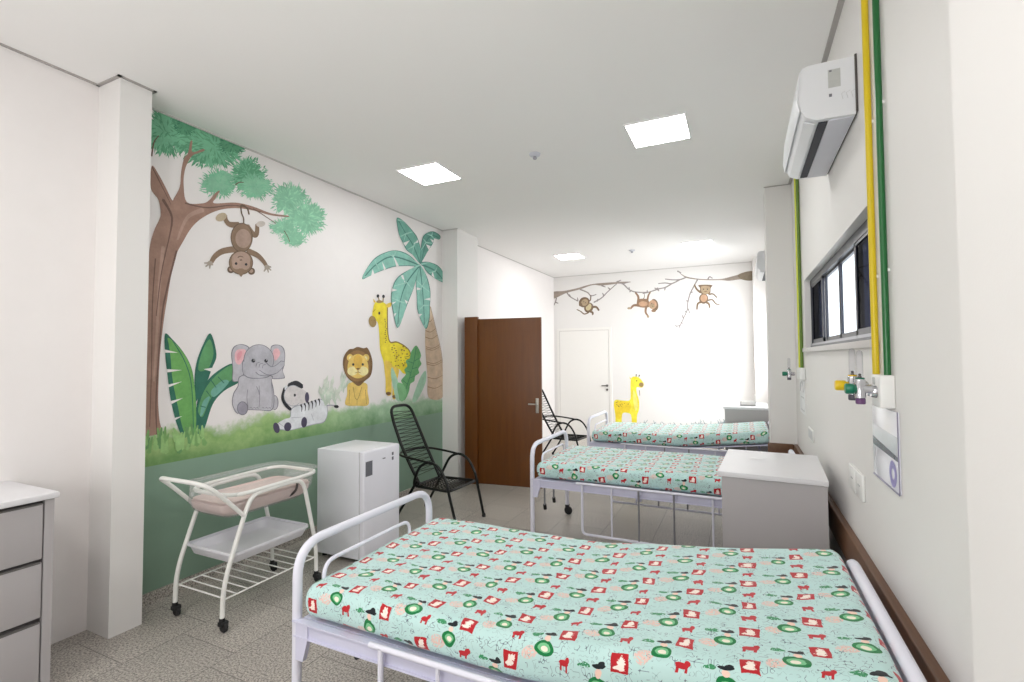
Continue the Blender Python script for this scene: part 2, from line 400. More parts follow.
# ------------------------------------------------------------------ room shell
def room():
    structure(MB().box(XL-.2, XR+.25, YF-.2, YB+.2, -.12, 0).build('floor', 'floor', smooth=False))
    structure(MB().box(XL-.2, XR+.25, YF-.2, YB+.2, H, H+.12).build('ceiling', 'ceiling', smooth=False))
    structure(MB().box(XL-.15, XL, YF, YB, 0, H).build('wall_left', 'wall_left', smooth=False))
    structure(MB().box(XL-.15, XR+.2, YB, YB+.15, 0, H).build('wall_back', 'wall', smooth=False))
    structure(MB().box(XL-.15, XR+.2, YF-.15, YF, 0, H).build('wall_front', 'wall', smooth=False))
    w = MB(); t = XR+.17                      # right wall with two openings
    w.box(XR, t, YF, 2.33, 0, H); w.box(XR, t, 2.33, 4.6, 0, 1.635); w.box(XR, t, 2.33, 4.6, 2.212, H)
    w.box(XR, t, 4.6, 7.15, 0, H); w.box(XR, t, 7.15, 9.15, 0, 1.35); w.box(XR, t, 7.15, 9.15, 2.5, H); w.box(XR, t, 9.15, YB, 0, H)
    structure(w.build('wall_right', 'wall', smooth=False))
    # pillars
    structure(MB().box(XL, PIL_X, 1.595, 1.768, 0, H).build('wall_pillar_left', 'wall', smooth=False))
    structure(MB().box(XL, PIL_X, 5.41, 5.95, 0, H).build('wall_pillar_left', 'wall', smooth=False))
    structure(MB().box(.25, XR, 5.45, 5.76, 0, H).build('wall_pillar_right', 'wall', smooth=False))
    structure(MB().box(.31, XR, .3, .98, 0, H).build('wall_pillar_right', 'wall', smooth=False))
    structure(MB().box(.215, XR, 9.3, YB, 0, H).build('wall_pillar_right', 'wall', smooth=False))
    # shadow gap strips along the ceiling
    g = MB(); z0 = H-.007
    g.box(XL, XL+.018, YF, 1.595, z0, H); g.box(XL, PIL_X+.018, 1.577, 1.595, z0, H); g.box(PIL_X, PIL_X+.018, 1.577, 1.786, z0, H); g.box(XL, PIL_X+.018, 1.768, 1.786, z0, H)
    structure(g.build('trim_1', 'gap', smooth=False))
    g = MB(); g.box(XL, XL+.012, 1.803, 5.398, H-.01, H); g.box(XL, PIL_X+.012, 5.398, 5.41, H-.01, H); g.box(XL, XL+.012, 5.95, YB, H-.01, H); g.box(XL, .2, YB-.012, YB, H-.01, H)
    structure(g.build('trim_2', 'gap_light', smooth=False))
    g = MB(); g.box(XR-.026, XR, .98, 5.438, H-.008, H); g.box(.24, XR, 5.438, 5.45, H-.006, H)
    structure(g.build('trim_3', 'gap', smooth=False))
    # granite skirting on the mural wall
    structure(MB().box(XL, XL+.012, 1.79, 5.405, 0, .075).build('baseboard_left', 'floor', smooth=False))
    # timber guard rail along the bed heads, returning over the far pillar
    r = MB(); r.box(XR-.034, XR, .985, 5.446, .602, .75, .006)
    structure(r.build('trim_4', 'rail_wood'))
    structure(MB().box(.222, XR-.034, 5.416, 5.45, .602, .75, .006).build('trim_5', 'rail_wood'))
room()
def windows():
    def root(name):
        o = D.objects.new(name, None); COL.objects.link(o); return structure(o)
    w = root('window_1'); y0, y1, z0, z1 = 2.335, 4.595, 1.664, 2.207; xa, xb = XR+.042, XR+.095
    f = MB(); f.box(xa, xb, y0, y1, z0, z0+.035); f.box(xa, xb, y0, y1, z1-.05, z1); f.box(xa, xb, y0, y0+.04, z0, z1); f.box(xa, xb, y1-.04, y1, z0, z1)
    f.box(xa-.008, xa, y0, y1, z0, z0+.018)
    f.build('frame', 'frame_dark', w, smooth=False); f = MB(); f.box(xa-.006, xa+.05, y0, y1, z0-.002, z0+.033); f.build('bottom_track', 'alu', w, smooth=False)
    n = 4; L = (y1-y0-.08)/n
    for i in range(n):
        a = y0+.04+i*L-.012; b = a+L+.024; d = .0 if i in (0, 3) else .018
        s = MB(); x0, x1 = xa+.004+d, xa+.018+d; k = .034
        s.box(x0, x1, a, b, z0+.03, z0+.03+k); s.box(x0, x1, a, b, z1-.03-k, z1-.03); s.box(x0, x1, a, a+k, z0+.03, z1-.03); s.box(x0, x1, b-k, b, z0+.03, z1-.03)
        o = s.build('sash', 'frame_dark', w, smooth=False)
        MB().box((x0+x1)/2-.002, (x0+x1)/2+.002, a+k, b-k, z0+.03+k, z1-.03-k).build('pane', 'pane_dark' if i in (0, 3) else 'pane', o, smooth=False)
    MB().box(XR-.022, XR+.12, y0-.05, y1+.03, 1.630, 1.662, .003).build('sill', 'sill', w)
    w2 = root('window_2'); y0, y1, z0, z1 = 7.15, 9.15, 1.35, 2.5
    f = MB(); f.box(xa, xb, y0, y1, z0, z0+.04); f.box(xa, xb, y0, y1, z1-.04, z1)
    for y in (y0, (y0+y1)/2-.02, y1-.04): f.box(xa, xb, y, y+.04, z0, z1)
    f.build('frame', 'frame_dark', w2, smooth=False)
    for y in (y0+.04, (y0+y1)/2+.02): MB().box(xa+.02, xa+.024, y, y+.94, z0+.04, z1-.04).build('pane', 'pane', w2, smooth=False)
windows()
def doors():
    # brown flush door standing open beside the second left pillar
    r = D.objects.new('door_1', None); COL.objects.link(r); structure(r); r.location = (-3.045, 5.47, 0); r.rotation_euler = (0, 0, math.radians(6.5))
    MB().box(0, .835, 0, .036, .008, 2.095, .002).build('leaf', 'door_wood', r)
    h = MB(); h.box(.762, .80, -.008, 0, .92, 1.10, .003); h.tube(fillet([(.785, -.006, 1.03), (.785, -.045, 1.03), (.68, -.045, 1.03)], .02), .009)
    h.lathe([(.01, -.012), (.01, 0)], (.781, 0, .955), 'y'); h.build('handle', 'steel', r)
    j = MB(); j.box(-3.228, -3.042, 5.44, 5.485, 0, 2.125, .003)
    j.box(-3.228, -3.19, 5.485, 5.95, 0, 2.125)
    j.build('door_frame', 'door_wood', r).matrix_parent_inverse = r.matrix_basis.inverted()
    # white door in the back wall
    d = D.objects.new('door_2', None); COL.objects.link(d); structure(d); d.location = (-3.48, YB, 0)
    f = MB(); f.box(0, .05, -.016, 0, 0, 2.2); f.box(1.095, 1.15, -.016, 0, 0, 2.2); f.box(.05, 1.095, -.016, 0, 2.15, 2.2); f.build('door_frame', 'white_door', d, smooth=False)
    MB().box(.05, 1.095, -.004, 0, .006, 2.15).build('gap', 'door_gap', d, smooth=False)
    MB().box(.06, 1.085, -.012, -.004, .008, 2.14).build('leaf', 'white_door', d, smooth=False)
    h = MB(); h.tube(fillet([(1.05, -.01, 1.03), (1.05, -.06, 1.03), (.95, -.06, 1.03)], .02), .011); h.lathe([(.024, -.022), (.024, -.01)], (1.05, 0, 1.03), 'y'); h.lathe([(.022, -.026), (.022, -.01)], (1.05, 0, .95), 'y')
    h.build('handle', 'handle_dark', d)
doors()
# ------------------------------------------------------------------ ceiling fittings
def ceiling_fittings():
    lab = {0: 'square ceiling light panel at near left, above the mural', 1: 'square ceiling light panel at near right, toward the air conditioner', 2: 'small square ceiling light panel at far left above the brown door', 3: 'small square ceiling light panel at far right near the back wall'}
    proto = None
    for i, (x, y) in enumerate(((-2.545, 3.68), (-.525, 3.72), (-2.56, 7.74), (-.55, 7.76))):
        if proto is None:
            proto = t = thing('ceiling_light', lab[0], 'ceiling light', (x, y, H), 0, 'recessed square ceiling lights')
            f = MB(); a = .215; b = .203
            f.box(-a, a, -a, -b, -.012, 0); f.box(-a, a, b, a, -.012, 0); f.box(-a, -b, -b, b, -.012, 0); f.box(b, a, -b, b, -.012, 0); f.build('frame', 'light_frame', t, smooth=False)
            MB().box(-b, b, -b, b, -.008, -.001).build('diffuser', 'diffuser', t, smooth=False)
        else: dup(proto, (x, y, H), 0, lab[i])
    p = None
    for x, y, l in ((-1.515, 3.70, 'small grey ceiling sensor between the two near light panels'), (-1.525, 7.74, 'small pale ceiling sensor between the two far light panels')):
        if p is None:
            p = t = thing('ceiling_sensor', l, 'sensor', (x, y, H), 0, 'ceiling sensors')
            MB().lathe([(.001, -.022), (.03, -.022), (.045, -.012), (.048, 0)]).build('base', 'ac_shade', t)
            MB().lathe([(.001, -.046), (.012, -.046), (.018, -.038), (.012, -.022)]).build('sensor_head', 'alu', t)
        else: dup(p, (x, y, H), 0, l)
ceiling_fittings()
# ------------------------------------------------------------------ hospital beds
BL, BW = 2.0, .91
def mattress_mesh(raise_head):
    x0, x1, y0, y1, zb, th = .032, 1.972, -.015, BW+.03, .578, .128
    r = .05; nx = 96
    def loop(ins):
        """cross-section from top centre outward (half) then mirrored; returns (y, z, v)"""
        w = (y1-y0)/2-ins; t = th/2-ins*.8; rr = min(r, t*.95); out = []
        for k in range(17): out.append((w-rr)*k/16) if False else None
        pts = []
        N = 14
        for k in range(N+1): pts.append(((w-rr)*k/N, t))
        for k in range(1, 7):
            a = PI/2*k/6; pts.append((w-rr+rr*math.sin(a), t-rr+rr*math.cos(a)))
        for k in range(1, 4): pts.append((w, t-rr-(2*t-2*rr)*k/3))
        for k in range(1, 7):
            a = PI/2*k/6; pts.append((w-rr+rr*math.cos(a), -t+rr-rr*math.sin(a)))
        for k in range(1, 5): pts.append(((w-rr)*(1-k/4), -t))
        return pts
    xs = []
    for i in range(nx+1): xs.append(x0+(x1-x0)*i/nx)
    for d in (.004, .012, .028, .045): xs += [x0+d, x1-d]
    xs = sorted(xs); vs = []; uvs = []; cy = (y0+y1)/2
    for x in xs:
        d = min(x-x0, x1-x); ins = .05-math.sqrt(max(0, .05**2-(.05-min(d, .05))**2))
        half = loop(ins)
        ring = half+[(-p[0], p[1]) for p in half[-2:0:-1]]
        acc = [0]
        for k in range(1, len(half)): acc.append(acc[-1]+math.dist(half[k], half[k-1]))
        av = acc+[-q for q in acc[-2:0:-1]]
        # gently raised backrest and soft sag
        lift = 0
        if x > .95: t = x-.95; lift = raise_head*t*t/(t+.12)*1.13
        for (py, pz), a in zip(ring, av):
            y = cy+py; wv = noise.noise(Vector((x*3, y*3, 1.7)))*.006+noise.noise(Vector((x*9, y*9, 4)))*.0025
            sag = -.008*math.cos(py/(y1-y0)*PI)**2
            vs.append((x, y+wv*.6, zb+th/2+pz+lift+((wv+.006*math.sin(PI*(x-x0)/(x1-x0))) if pz > 0 else 0)+(sag if pz < -.03 else 0))); uvs.append((x, cy+a))
    n = len(vs)//len(xs); fs = []; fuv = []
    for i in range(len(xs)-1):
        for k in range(n):
            l = (k+1) % n; q = (i*n+k, i*n+l, (i+1)*n+l, (i+1)*n+k); fs.append(q); fuv.append([uvs[j] for j in q])
    for i in (0, len(xs)-1):
        q = tuple(range(i*n, i*n+n)); fs.append(q); fuv.append([uvs[j] for j in q])
    me = D.meshes.new('mattress'); me.from_pydata(vs, [], fs); lay = me.uv_layers.new(name='UVMap')
    i = 0
    for poly, q in zip(me.polygons, fuv):
        for li, c in zip(poly.loop_indices, q): lay.data[li].uv = c
    me.polygons.foreach_set('use_smooth', [True]*len(fs)); me.materials.append(M['sheet'])
    bm = bmesh.new(); bm.from_mesh(me); bmesh.ops.recalc_face_normals(bm, faces=bm.faces[:]); bm.to_mesh(me); bm.free()
    return me
def make_bed(label, loc, raise_head):
    t = thing('hospital_bed', label, 'bed', loc, 0, 'tubular hospital beds in a row')
    top = .85; R = .019
    fb = MB(); fb.tube(fillet([(0, 0, .56), (0, 0, top), (0, BW, top), (0, BW, .56)], .13, 8), R, 14)
    fb.build('footboard', 'white_metal', t)
    hb = MB(); hb.tube(fillet([(BL, 0, .56), (BL, 0, .80), (BL, BW, .80), (BL, BW, .56)], .10, 8), R*1.05, 14); h = hb.build('headboard', 'white_metal', t)
    MB().box(BL-.006, BL+.006, .015, BW-.015, .58, .775, .003).build('panel', 'white_metal', h)
    for x in (0, BL):
        for y in (0, BW):
            l = MB(); l.tube([(x, y, .085), (x, y, .562)], R*.98, 14); leg = l.build('leg', 'white_metal', t)
            c = MB(); c.lathe([(.001, -.014), (.03, -.014), (.039, -.011), (.042, -.004), (.042, .004), (.039, .011), (.03, .014), (.001, .014)], (x+.012, y, .042), 'y'); 
            c.box(x-.014, x+.018, y-.02, y-.0155, .04, .094); c.box(x-.014, x+.018, y+.0155, y+.02, .04, .094); c.box(x-.016, x+.02, y-.02, y+.02, .088, .1)
            c.build('caster', 'rubber', leg)
    for y, s in ((0, -1), (BW, 1)):
        b = MB(); ya, yb = (y-.012, y+.012)
        b.box(.0, BL, ya, yb, .505, .566, .003); b.box(.0, BL, min(y, y+s*.026), max(y, y+s*.026), .562, .568); b.box(.0, BL, min(y, y+s*.02), max(y, y+s*.02), .503, .509)
        b.build('side_rail', 'lilac_metal', t)
        k = MB(); yo = y+s*.016
        k.prism([(.012, .415), (.05, .415), (.075, .50), (.075, .558), (.012, .558)], 'y', min(y, yo)-.002, max(y, yo)+.002); k.build('bracket', 'lilac_metal', t)
        # lowered guard rail hanging from the side
        yg = y+s*.034
        g = MB(); g.tube(fillet([(.40, yg, .575), (.45, yg, .575), (1.74, yg, .575), (1.74, yg, .175), (.45, yg, .175), (.45, yg, .575)], .04, 5), .0105, 10)
        go = g.build('guard_rail', 'white_metal', t)
        for i, x in enumerate((.69, .90, 1.16, 1.43)):
            MB().tube([(x, yg, .177), (x, yg, .573)], .0075, 8).build('baluster', 'grey_wire' if i in (1, 2) else 'white_metal', go)
        for x in (.90, 1.16): MB().box(x-.02, x+.02, min(y, yg), max(y, yg), .535, .56).build('hinge', 'lilac_metal', go, smooth=False)
    # mattress stop loop at the foot
    m = MB(); m.tube(fillet([(.06, .08, .57), (.06, .08, .765), (.06, BW-.26, .765), (.06, BW-.26, .57)], .06, 6), .0085, 10); m.build('mattress_stop', 'white_metal', t)
    d = MB(); prof = []
    for i in range(25):
        x = .02+(BL-.06)*i/24; q = max(0, x-.95); prof.append((x, .566+raise_head*q*q/(q+.12)*1.13))
    d.prism([(x, z-.012) for x, z in prof]+[(x, z) for x, z in prof[::-1]], 'y', .014, BW-.014); d.build('mattress_deck', 'lilac_metal', t, smooth=False)
    c = MB()
    for x in (.12, .62, 1.0, 1.45, 1.88): c.tube([(x, 0, .52), (x, BW, .52)], .014, 8)
    for y in (.30, .59): c.tube([(.05, y, .47), (1.5, y, .50)], .012, 8)
    c.box(.80, .84, .40, .46, .36, .52); c.build('under_frame', 'lilac_metal', t)
    for y in (.36, .60):
        k = MB(); k.tube(fillet([(.03, y, .49), (-.03, y, .49), (-.03, y, .24)], .02, 4), .009, 8); ko = k.build('crank', 'grey_wire', t)
        MB().tube([(-.03, y, .245), (-.03, y+.015, .20)], .016, 10).build('grip', 'rubber', ko)
    me = mattress_mesh(raise_head); o = D.objects.new('mattress', me); COL.objects.link(o); o.parent = t; o['label'] = 'mattress in a mint sheet printed with red and green figures'
    return t
make_bed('white tubular bed nearest the camera, filling the foreground', (-1.625, 1.43, 0), .118)
make_bed('middle white tubular bed, behind the grey cabinet, with its side rail lowered', (-1.635, 3.88, 0), .0)
make_bed('farthest white tubular bed, in front of the yellow giraffe painting', (-1.705, 5.82, 0), .10)
# ------------------------------------------------------------------ grey drawer cabinets
def make_cabinet(label, loc, rz):
    """drawers face local +X, width along Y"""
    t = thing('drawer_cabinet', label, 'cabinet', loc, rz, 'grey drawer cabinets')
    w, d, h = .71, .50, .96
    b = MB(); b.box(0, d-.02, 0, .02, 0, h-.028); b.box(0, d-.02, w-.02, w, 0, h-.028); b.box(0, .012, .02, w-.02, 0, h-.028); b.box(.012, d-.02, .02, w-.02, 0, .06)
    b.box(d-.02, d, 0, .035, 0, h-.028); b.box(d-.02, d, w-.035, w, 0, h-.028); b.box(d-.06, d, .035, w-.035, .0, .05)
    b.build('carcass', 'lam', t, smooth=False)
    MB().box(.012, d-.03, .035, w-.035, .06, h-.03).build('drawer_space', 'lam_dark', t, smooth=False)
    MB().box(-.005, d+.018, -.012, w+.012, h-.028, h, .003).build('top', 'lam_top', t)
    for z0, z1 in ((.055, .352), (.376, .634), (.652, .912)):
        o = MB().box(d-.022, d-.004, .04, w-.04, z0, z1, .002).build('drawer', 'lam', t)
        MB().box(d-.02, d-.0035, .045, w-.045, z1-.004, z1+.006).build('finger_groove', 'lam_dark', o, smooth=False)
    return t
cab = make_cabinet('grey three-drawer cabinet at the left edge, against the left wall', (XL+.008, .515, 0), 0)
dup(cab, (.425, 3.668, 0), math.radians(180-3), 'grey cabinet between the nearest and middle beds with a paper slip on top')
dup(cab, (.30, 7.50, 0), math.radians(180), 'grey cabinet at the far end, beyond the farthest bed and partly behind the pillar')
def small_on_cabinets():
    p = MB(); pts = [(-.055, 0), (-.03, .004), (0, .002), (.03, .012), (.055, .02)]
    vs = [(x, y, z+.002) for x, z in pts for y in (-.016, .016)]
    p.add(vs, [(2*i, 2*i+1, 2*i+3, 2*i+2) for i in range(4)])
    o = p.build('paper_slip', 'paper'); o.location = (.09, 3.40, .9605); o.rotation_euler = (0, 0, math.radians(-25)); tag(o, 'small curled white paper slip lying on the grey cabinet between the beds', 'paper')
    t = thing('white_box', 'small white open-topped box on the far grey cabinet', 'box', (.05, 7.08, .96))
    b = MB(); b.box(-.07, .11, -.08, .08, 0, .008); b.box(-.07, .11, -.08, -.072, 0, .055); b.box(-.07, .11, .072, .08, 0, .055); b.box(-.07, -.062, -.08, .08, 0, .055); b.box(.102, .11, -.08, .08, 0, .14)
    b.build('box_body', 'pvc', t, smooth=False)
small_on_cabinets()
# ------------------------------------------------------------------ newborn bassinet cart
def bassinet():
    t = thing('bassinet_cart', 'white tubular newborn bassinet trolley beside the green wall', 'bassinet', (-3.007, 2.26, 0))
    hx = .225; y0, y1 = -.35, .35; R = .0135
    for sx in (1, -1):
        x = sx*hx
        fr = MB(); path = fillet([(x, y0, .065), (x, y0+.005, .27), (x, y0+.14, .66), (x, y0+.19, .755), (x, y1-.20, .765), (x, y1-.12, .745), (x, y1-.005, .27), (x, y1, .065)], [.12, .1, .06, .06, .08, .1], 6)
        fr.tube(path, R, 12); fr.build('side_frame', 'bass_metal', t)
    r = MB(); yy0, yy1 = y0+.06, y1+.03
    r.tube(fillet([(0, yy1, .785), (hx, yy1, .785), (hx, yy0, .77), (-hx, yy0, .77), (-hx, yy1, .785), (0, yy1, .785)], .14, 8), R*.95, 12)
    r.build('ring_rail', 'bass_metal', t)
    h = MB(); h.tube(fillet([(hx, y0+.13, .64), (hx, y0-.05, .83), (hx-.02, y0-.12, .885), (-hx+.02, y0-.12, .885), (-hx, y0-.05, .83), (-hx, y0+.13, .64)], .07, 7), R*.95, 12); h.build('handle', 'bass_metal', t)
    for sx in (1, -1):
        for y in (y0, y1):
            c = MB(); x = sx*hx; c.lathe([(.001, -.012), (.024, -.012), (.03, -.007), (.03, .007), (.024, .012), (.001, .012)], (x+.006, y+.008, .03), 'y', 18)
            c.box(x-.02, x+.022, y-.018, y+.03, .036, .064, .008); c.lathe([(.016, .058), (.016, .085)], (x, y, 0)); c.build('caster', 'rubber', t)
    # clear tub hanging in the ring
    def rr(w, l, r, n=6):
        out = []
        for cx, cy, a0 in ((w-r, l-r, 0), (-w+r, l-r, 90), (-w+r, -l+r, 180), (w-r, -l+r, 270)):
            for k in range(n+1):
                a = math.radians(a0+90*k/n); out.append((cx+r*math.cos(a), cy+r*math.sin(a)))
        return out
    def tub(name, levels, m, parent, bottom=True):
        mb = MB(); n = None; vs = []
        for z, w, l, r, oy in levels:
            p = rr(w, l, r); n = len(p); vs += [(a, b+oy, z) for a, b in p]
        fs = []
        for i in range(len(levels)-1):
            for k in range(n): fs.append((i*n+k, i*n+(k+1) % n, (i+1)*n+(k+1) % n, (i+1)*n+k))
        if bottom: fs.append(tuple((len(levels)-1)*n+k for k in range(n)))
        mb.add(vs, fs); return mb.build(name, m, parent, keep=False)
    tub('tub', [(.825, .232, .365, .09, .03), (.815, .235, .368, .09, .03), (.805, .212, .345, .08, .03), (.70, .20, .350, .08, .02), (.65, .182, .325, .08, .02), (.622, .15, .28, .08, .02)], 'acrylic', t)
    mp = tub('mattress_pad', [(.715, .17, .32, .07, .02), (.725, .15, .30, .06, .02), (.71, .188, .338, .075, .02), (.67, .185, .328, .075, .02), (.64, .165, .30, .075, .02), (.63, .12, .25, .07, .02)], 'pink', t)
    mb = MB(); n = None
    mb.add([(a, b+.02, .7235) for a, b in rr(.185, .33, .075)], [tuple(range(28))]); mb.build('pad_top', 'pink', mp, smooth=False)
    cl = MB(); cl.tube(fillet([(hx-.012, y1-.16, .765), (hx-.005, y1-.17, .70), (hx-.05, y1-.185, .655), (hx-.09, y1-.19, .65)], .03), .008, 8); cl.build('clip', 'buckle', t)
    # plastic tray shelf
    tub('tray_shelf', [(.43, .222, .285, .04, 0), (.43, .232, .295, .045, 0), (.415, .232, .295, .045, 0), (.412, .222, .285, .04, 0), (.366, .205, .27, .04, 0), (.362, .20, .265, .04, 0)], 'tray', t)
    w = MB(); zz = .185
    for sx in (1, -1): w.tube([(sx*hx, y0+.005, zz), (sx*hx, y1-.01, zz)], .005, 8)
    for i in range(10):
        y = y0+.02+i*(y1-y0-.04)/9; w.tube([(-hx, y, zz), (hx, y, zz)], .0042 if 0 < i < 9 else .005, 8)
    w.build('wire_rack', 'bass_metal', t)
bassinet()
# ------------------------------------------------------------------ compact fridge
def fridge():
    t = thing('compact_fridge', 'white compact fridge beside the green wall, between bassinet and chair', 'fridge', (-2.935, 3.19, 0), math.radians(1.5))
    MB().box(-.225, .205, -.225, .225, .03, .868, .008).build('cabinet', 'fridge_side', t)
    d = MB(); d.box(.208, .262, -.225, .225, .035, .868, .014); dr = d.build('door', 'fridge', t)
    k = MB(); k.box(.2625, .2635, -.212, -.132, .675, .79); k.build('energy_label', 'sticker_grey', dr, smooth=False)
    b = MB(); b.box(.2625, .2632, -.005, .03, .775, .783); b.build('badge', 'sticker_grey', dr, smooth=False)
    s = MB(); s.box(.2625, .2632, .115, .138, .785, .81); s.box(.2625, .2632, .115, .138, .745, .772); s.build('sticker', 'sticker_grey', dr, smooth=False)
    k = MB(); 
    for y in (-.18, .18): k.lathe([(.018, 0), (.018, .032)], (-.18, y, 0)); k.lathe([(.018, 0), (.018, .032)], (.17, y, 0))
    k.build('foot', 'rubber', t)
    MB().box(-.2, .2, -.2, .2, .02, .03).build('base', 'rubber', t, smooth=False)
    g = MB(); g.box(.2, .21, -.218, .218, .04, .862); g.build('door_seal', 'sticker_pale', t, smooth=False)
fridge()
# ------------------------------------------------------------------ string chairs
def make_chair(label, loc, rz):
    """black tube armchair woven with pvc cord; faces local +X"""
    t = thing('cord_chair', label, 'chair', loc, rz, 'black corded armchairs')
    R = .0135; hw = .215
    # back: long rounded loop leaning backwards
    b0, b1 = Vector((-.10, 0, .355)), Vector((-.50, 0, 1.10))
    def bk(u, y): p = b0.lerp(b1, u); return Vector((p.x-.05*math.sin(PI*u)*.5, y, p.z))
    bf = MB(); pts = [bk(0, -.165), bk(.25, -.175), bk(.5, -.18), bk(.78, -.172), bk(1.0, -.15), bk(1.0, .15), bk(.78, .172), bk(.5, .18), bk(.25, .175), bk(0, .165)]
    bf.tube(fillet(pts, [.05, .05, .05, .10, .10, .05, .05, .05], 6), R*1.15, 12); bf.build('back_frame', 'black_tube', t)
    c = MB(); n = 17
    for i in range(n):
        u0, u1 = .10+.83*i/n, .10+.83*(i+.5)/n
        w0 = .175; c.tube([bk(u0, -w0), bk(u1, w0)], .0032, 6); c.tube([bk(u1, w0), bk(u0+.83/n, -w0)], .0032, 6)
    c.build('back_cords', 'black_cord', t)
    # seat ring
    sf = MB(); s0, s1, zf, zr = -.13, .30, .350, .348
    sf.tube(fillet([(s0, -.10, zr), (s0, -.21, zr), (s1, -.235, zf), (s1, .235, zf), (s0, .21, zr), (s0, -.10, zr)], .05, 6), R, 12); sf.build('seat_frame', 'black_tube', t)
    c = MB()
    for i in range(11):
        u = (i+.5)/11; x = s0+(s1-s0)*u; z = zr+(zf-zr)*u-.006; w = .205+.02*u; c.tube([(x, -w, z), (x, 0, z-.012), (x, w, z)], .0036, 6)
    for i in range(11):
        y = -.19+.38*i/10; c.tube([(s0, y, zr), ((s0+s1)/2, y*1.05, (zr+zf)/2-.016), (s1, y*1.1, zf)], .0036, 6)
    c.build('seat_cords', 'black_cord', t)
    for s in (-1, 1):
        y = s*.245
        a = MB(); pts = [(.39, s*.235, .02), (.315, y, .30), (.275, y, .44), (.19, y, .56), (.08, y, .60), (-.03, y, .55), (-.105, s*.235, .42), (-.13, s*.212, .348)]
        a.tube(spline(pts, 7), R, 12); leg = a.build('arm_leg', 'black_tube', t)
        MB().lathe([(.001, 0), (.018, 0), (.02, .012), (.016, .035)], (.392, s*.235, 0)).build('rubber_foot', 'rubber', leg)
        l = MB(); l.tube(spline([(-.10, s*.21, .40), (-.17, s*.222, .28), (-.27, s*.235, .12), (-.335, s*.24, .02)], 6), R, 12); lo = l.build('rear_leg', 'black_tube', t)
        MB().lathe([(.001, 0), (.018, 0), (.02, .012), (.016, .035)], (-.338, s*.24, 0)).build('rubber_foot', 'rubber', lo)
    w = .248; ar = [(.12, -w, .592), (-.02, -w, .61), (-.18, -w, .625), (-.30, -.22, .635), (-.365, -.12, .64), (-.38, 0, .64), (-.365, .12, .64), (-.30, .22, .635), (-.18, w, .625), (-.02, w, .61), (.12, w, .592)]
    a = MB(); a.tube(spline(ar, 6), R*.85, 10); a.build('arm_brace', 'black_tube', t)
    return t
chair = make_chair('black tube armchair woven with cord, between the fridge and the brown door', (-2.783, 4.165, 0), math.radians(-3))
dup(chair, (-2.53, 7.35, 0), math.radians(-6), 'black corded armchair mostly hidden behind the open brown door')
# ------------------------------------------------------------------ air conditioners
def make_ac(label, loc, plate=.008):
    t = thing('air_conditioner', label, 'air conditioner', loc, 0, 'white split air conditioners')
    L = .80
    prof = [(0, 0), (0, .255), (-.172, .255), (-.192, .248), (-.203, .228), (-.213, .10), (-.205, .055), (-.185, .022), (-.15, .004)]
    b = MB(); b.prism(prof, 'y', 0, L); body = b.build('housing', 'ac', t)
    p = MB(); pr = [(-.195, .247), (-.208, .228), (-.219, .10), (-.211, .052), (-.207, .052), (-.214, .10), (-.203, .226), (-.192, .243)]
    p.prism(pr, 'y', -.004, L+.004); p.build('front_panel', 'ac', t)
    s = MB(); s.prism([(-.148, .0), (-.187, .019), (-.190, .012), (-.150, -.006)], 'y', .03, L-.03); s.build('louver', 'ac', t)
    s = MB(); s.box(-.135, -.10, .03, L-.03, -.003, .004); s.build('air_outlet', 'dark_slot', t, smooth=False)
    s = MB(); s.box(-.098, -.004, .02, L-.02, -.0035, .003, .001); s.build('underside', 'ac_shade', t)
    s = MB(); s.box(-.098, -.052, -.0015, 0, .135, .215); s.build('rating_label', 'sticker_pale', t, smooth=False)
    s = MB(); s.box(-.094, -.084, -.002, 0, .205, .213); s.box(-.096, -.085, -.0015, 0, .095, .108); s.build('label_print', 'sticker_grey', t, smooth=False)
    s = MB()
    for a in range(3): s.tube([(-.045+.018*a, -.001, .075), (-.05+.018*a, -.001, .10), (-.036+.018*a, -.001, .108)], .0012, 6)
    s.build('embossing', 'faint', t)
    s = MB(); s.box(0, plate, -.006, L+.006, .01, .26); s.build('mounting_plate', 'handle_dark', t, smooth=False)
    return t
make_ac('white split air conditioner high on the right wall, nearest the camera', (XR-.009, 2.505, 2.642))
make_ac('white split air conditioner at the far end, peeking past the pillar', (XR-.066, 6.55, 2.61), .065)
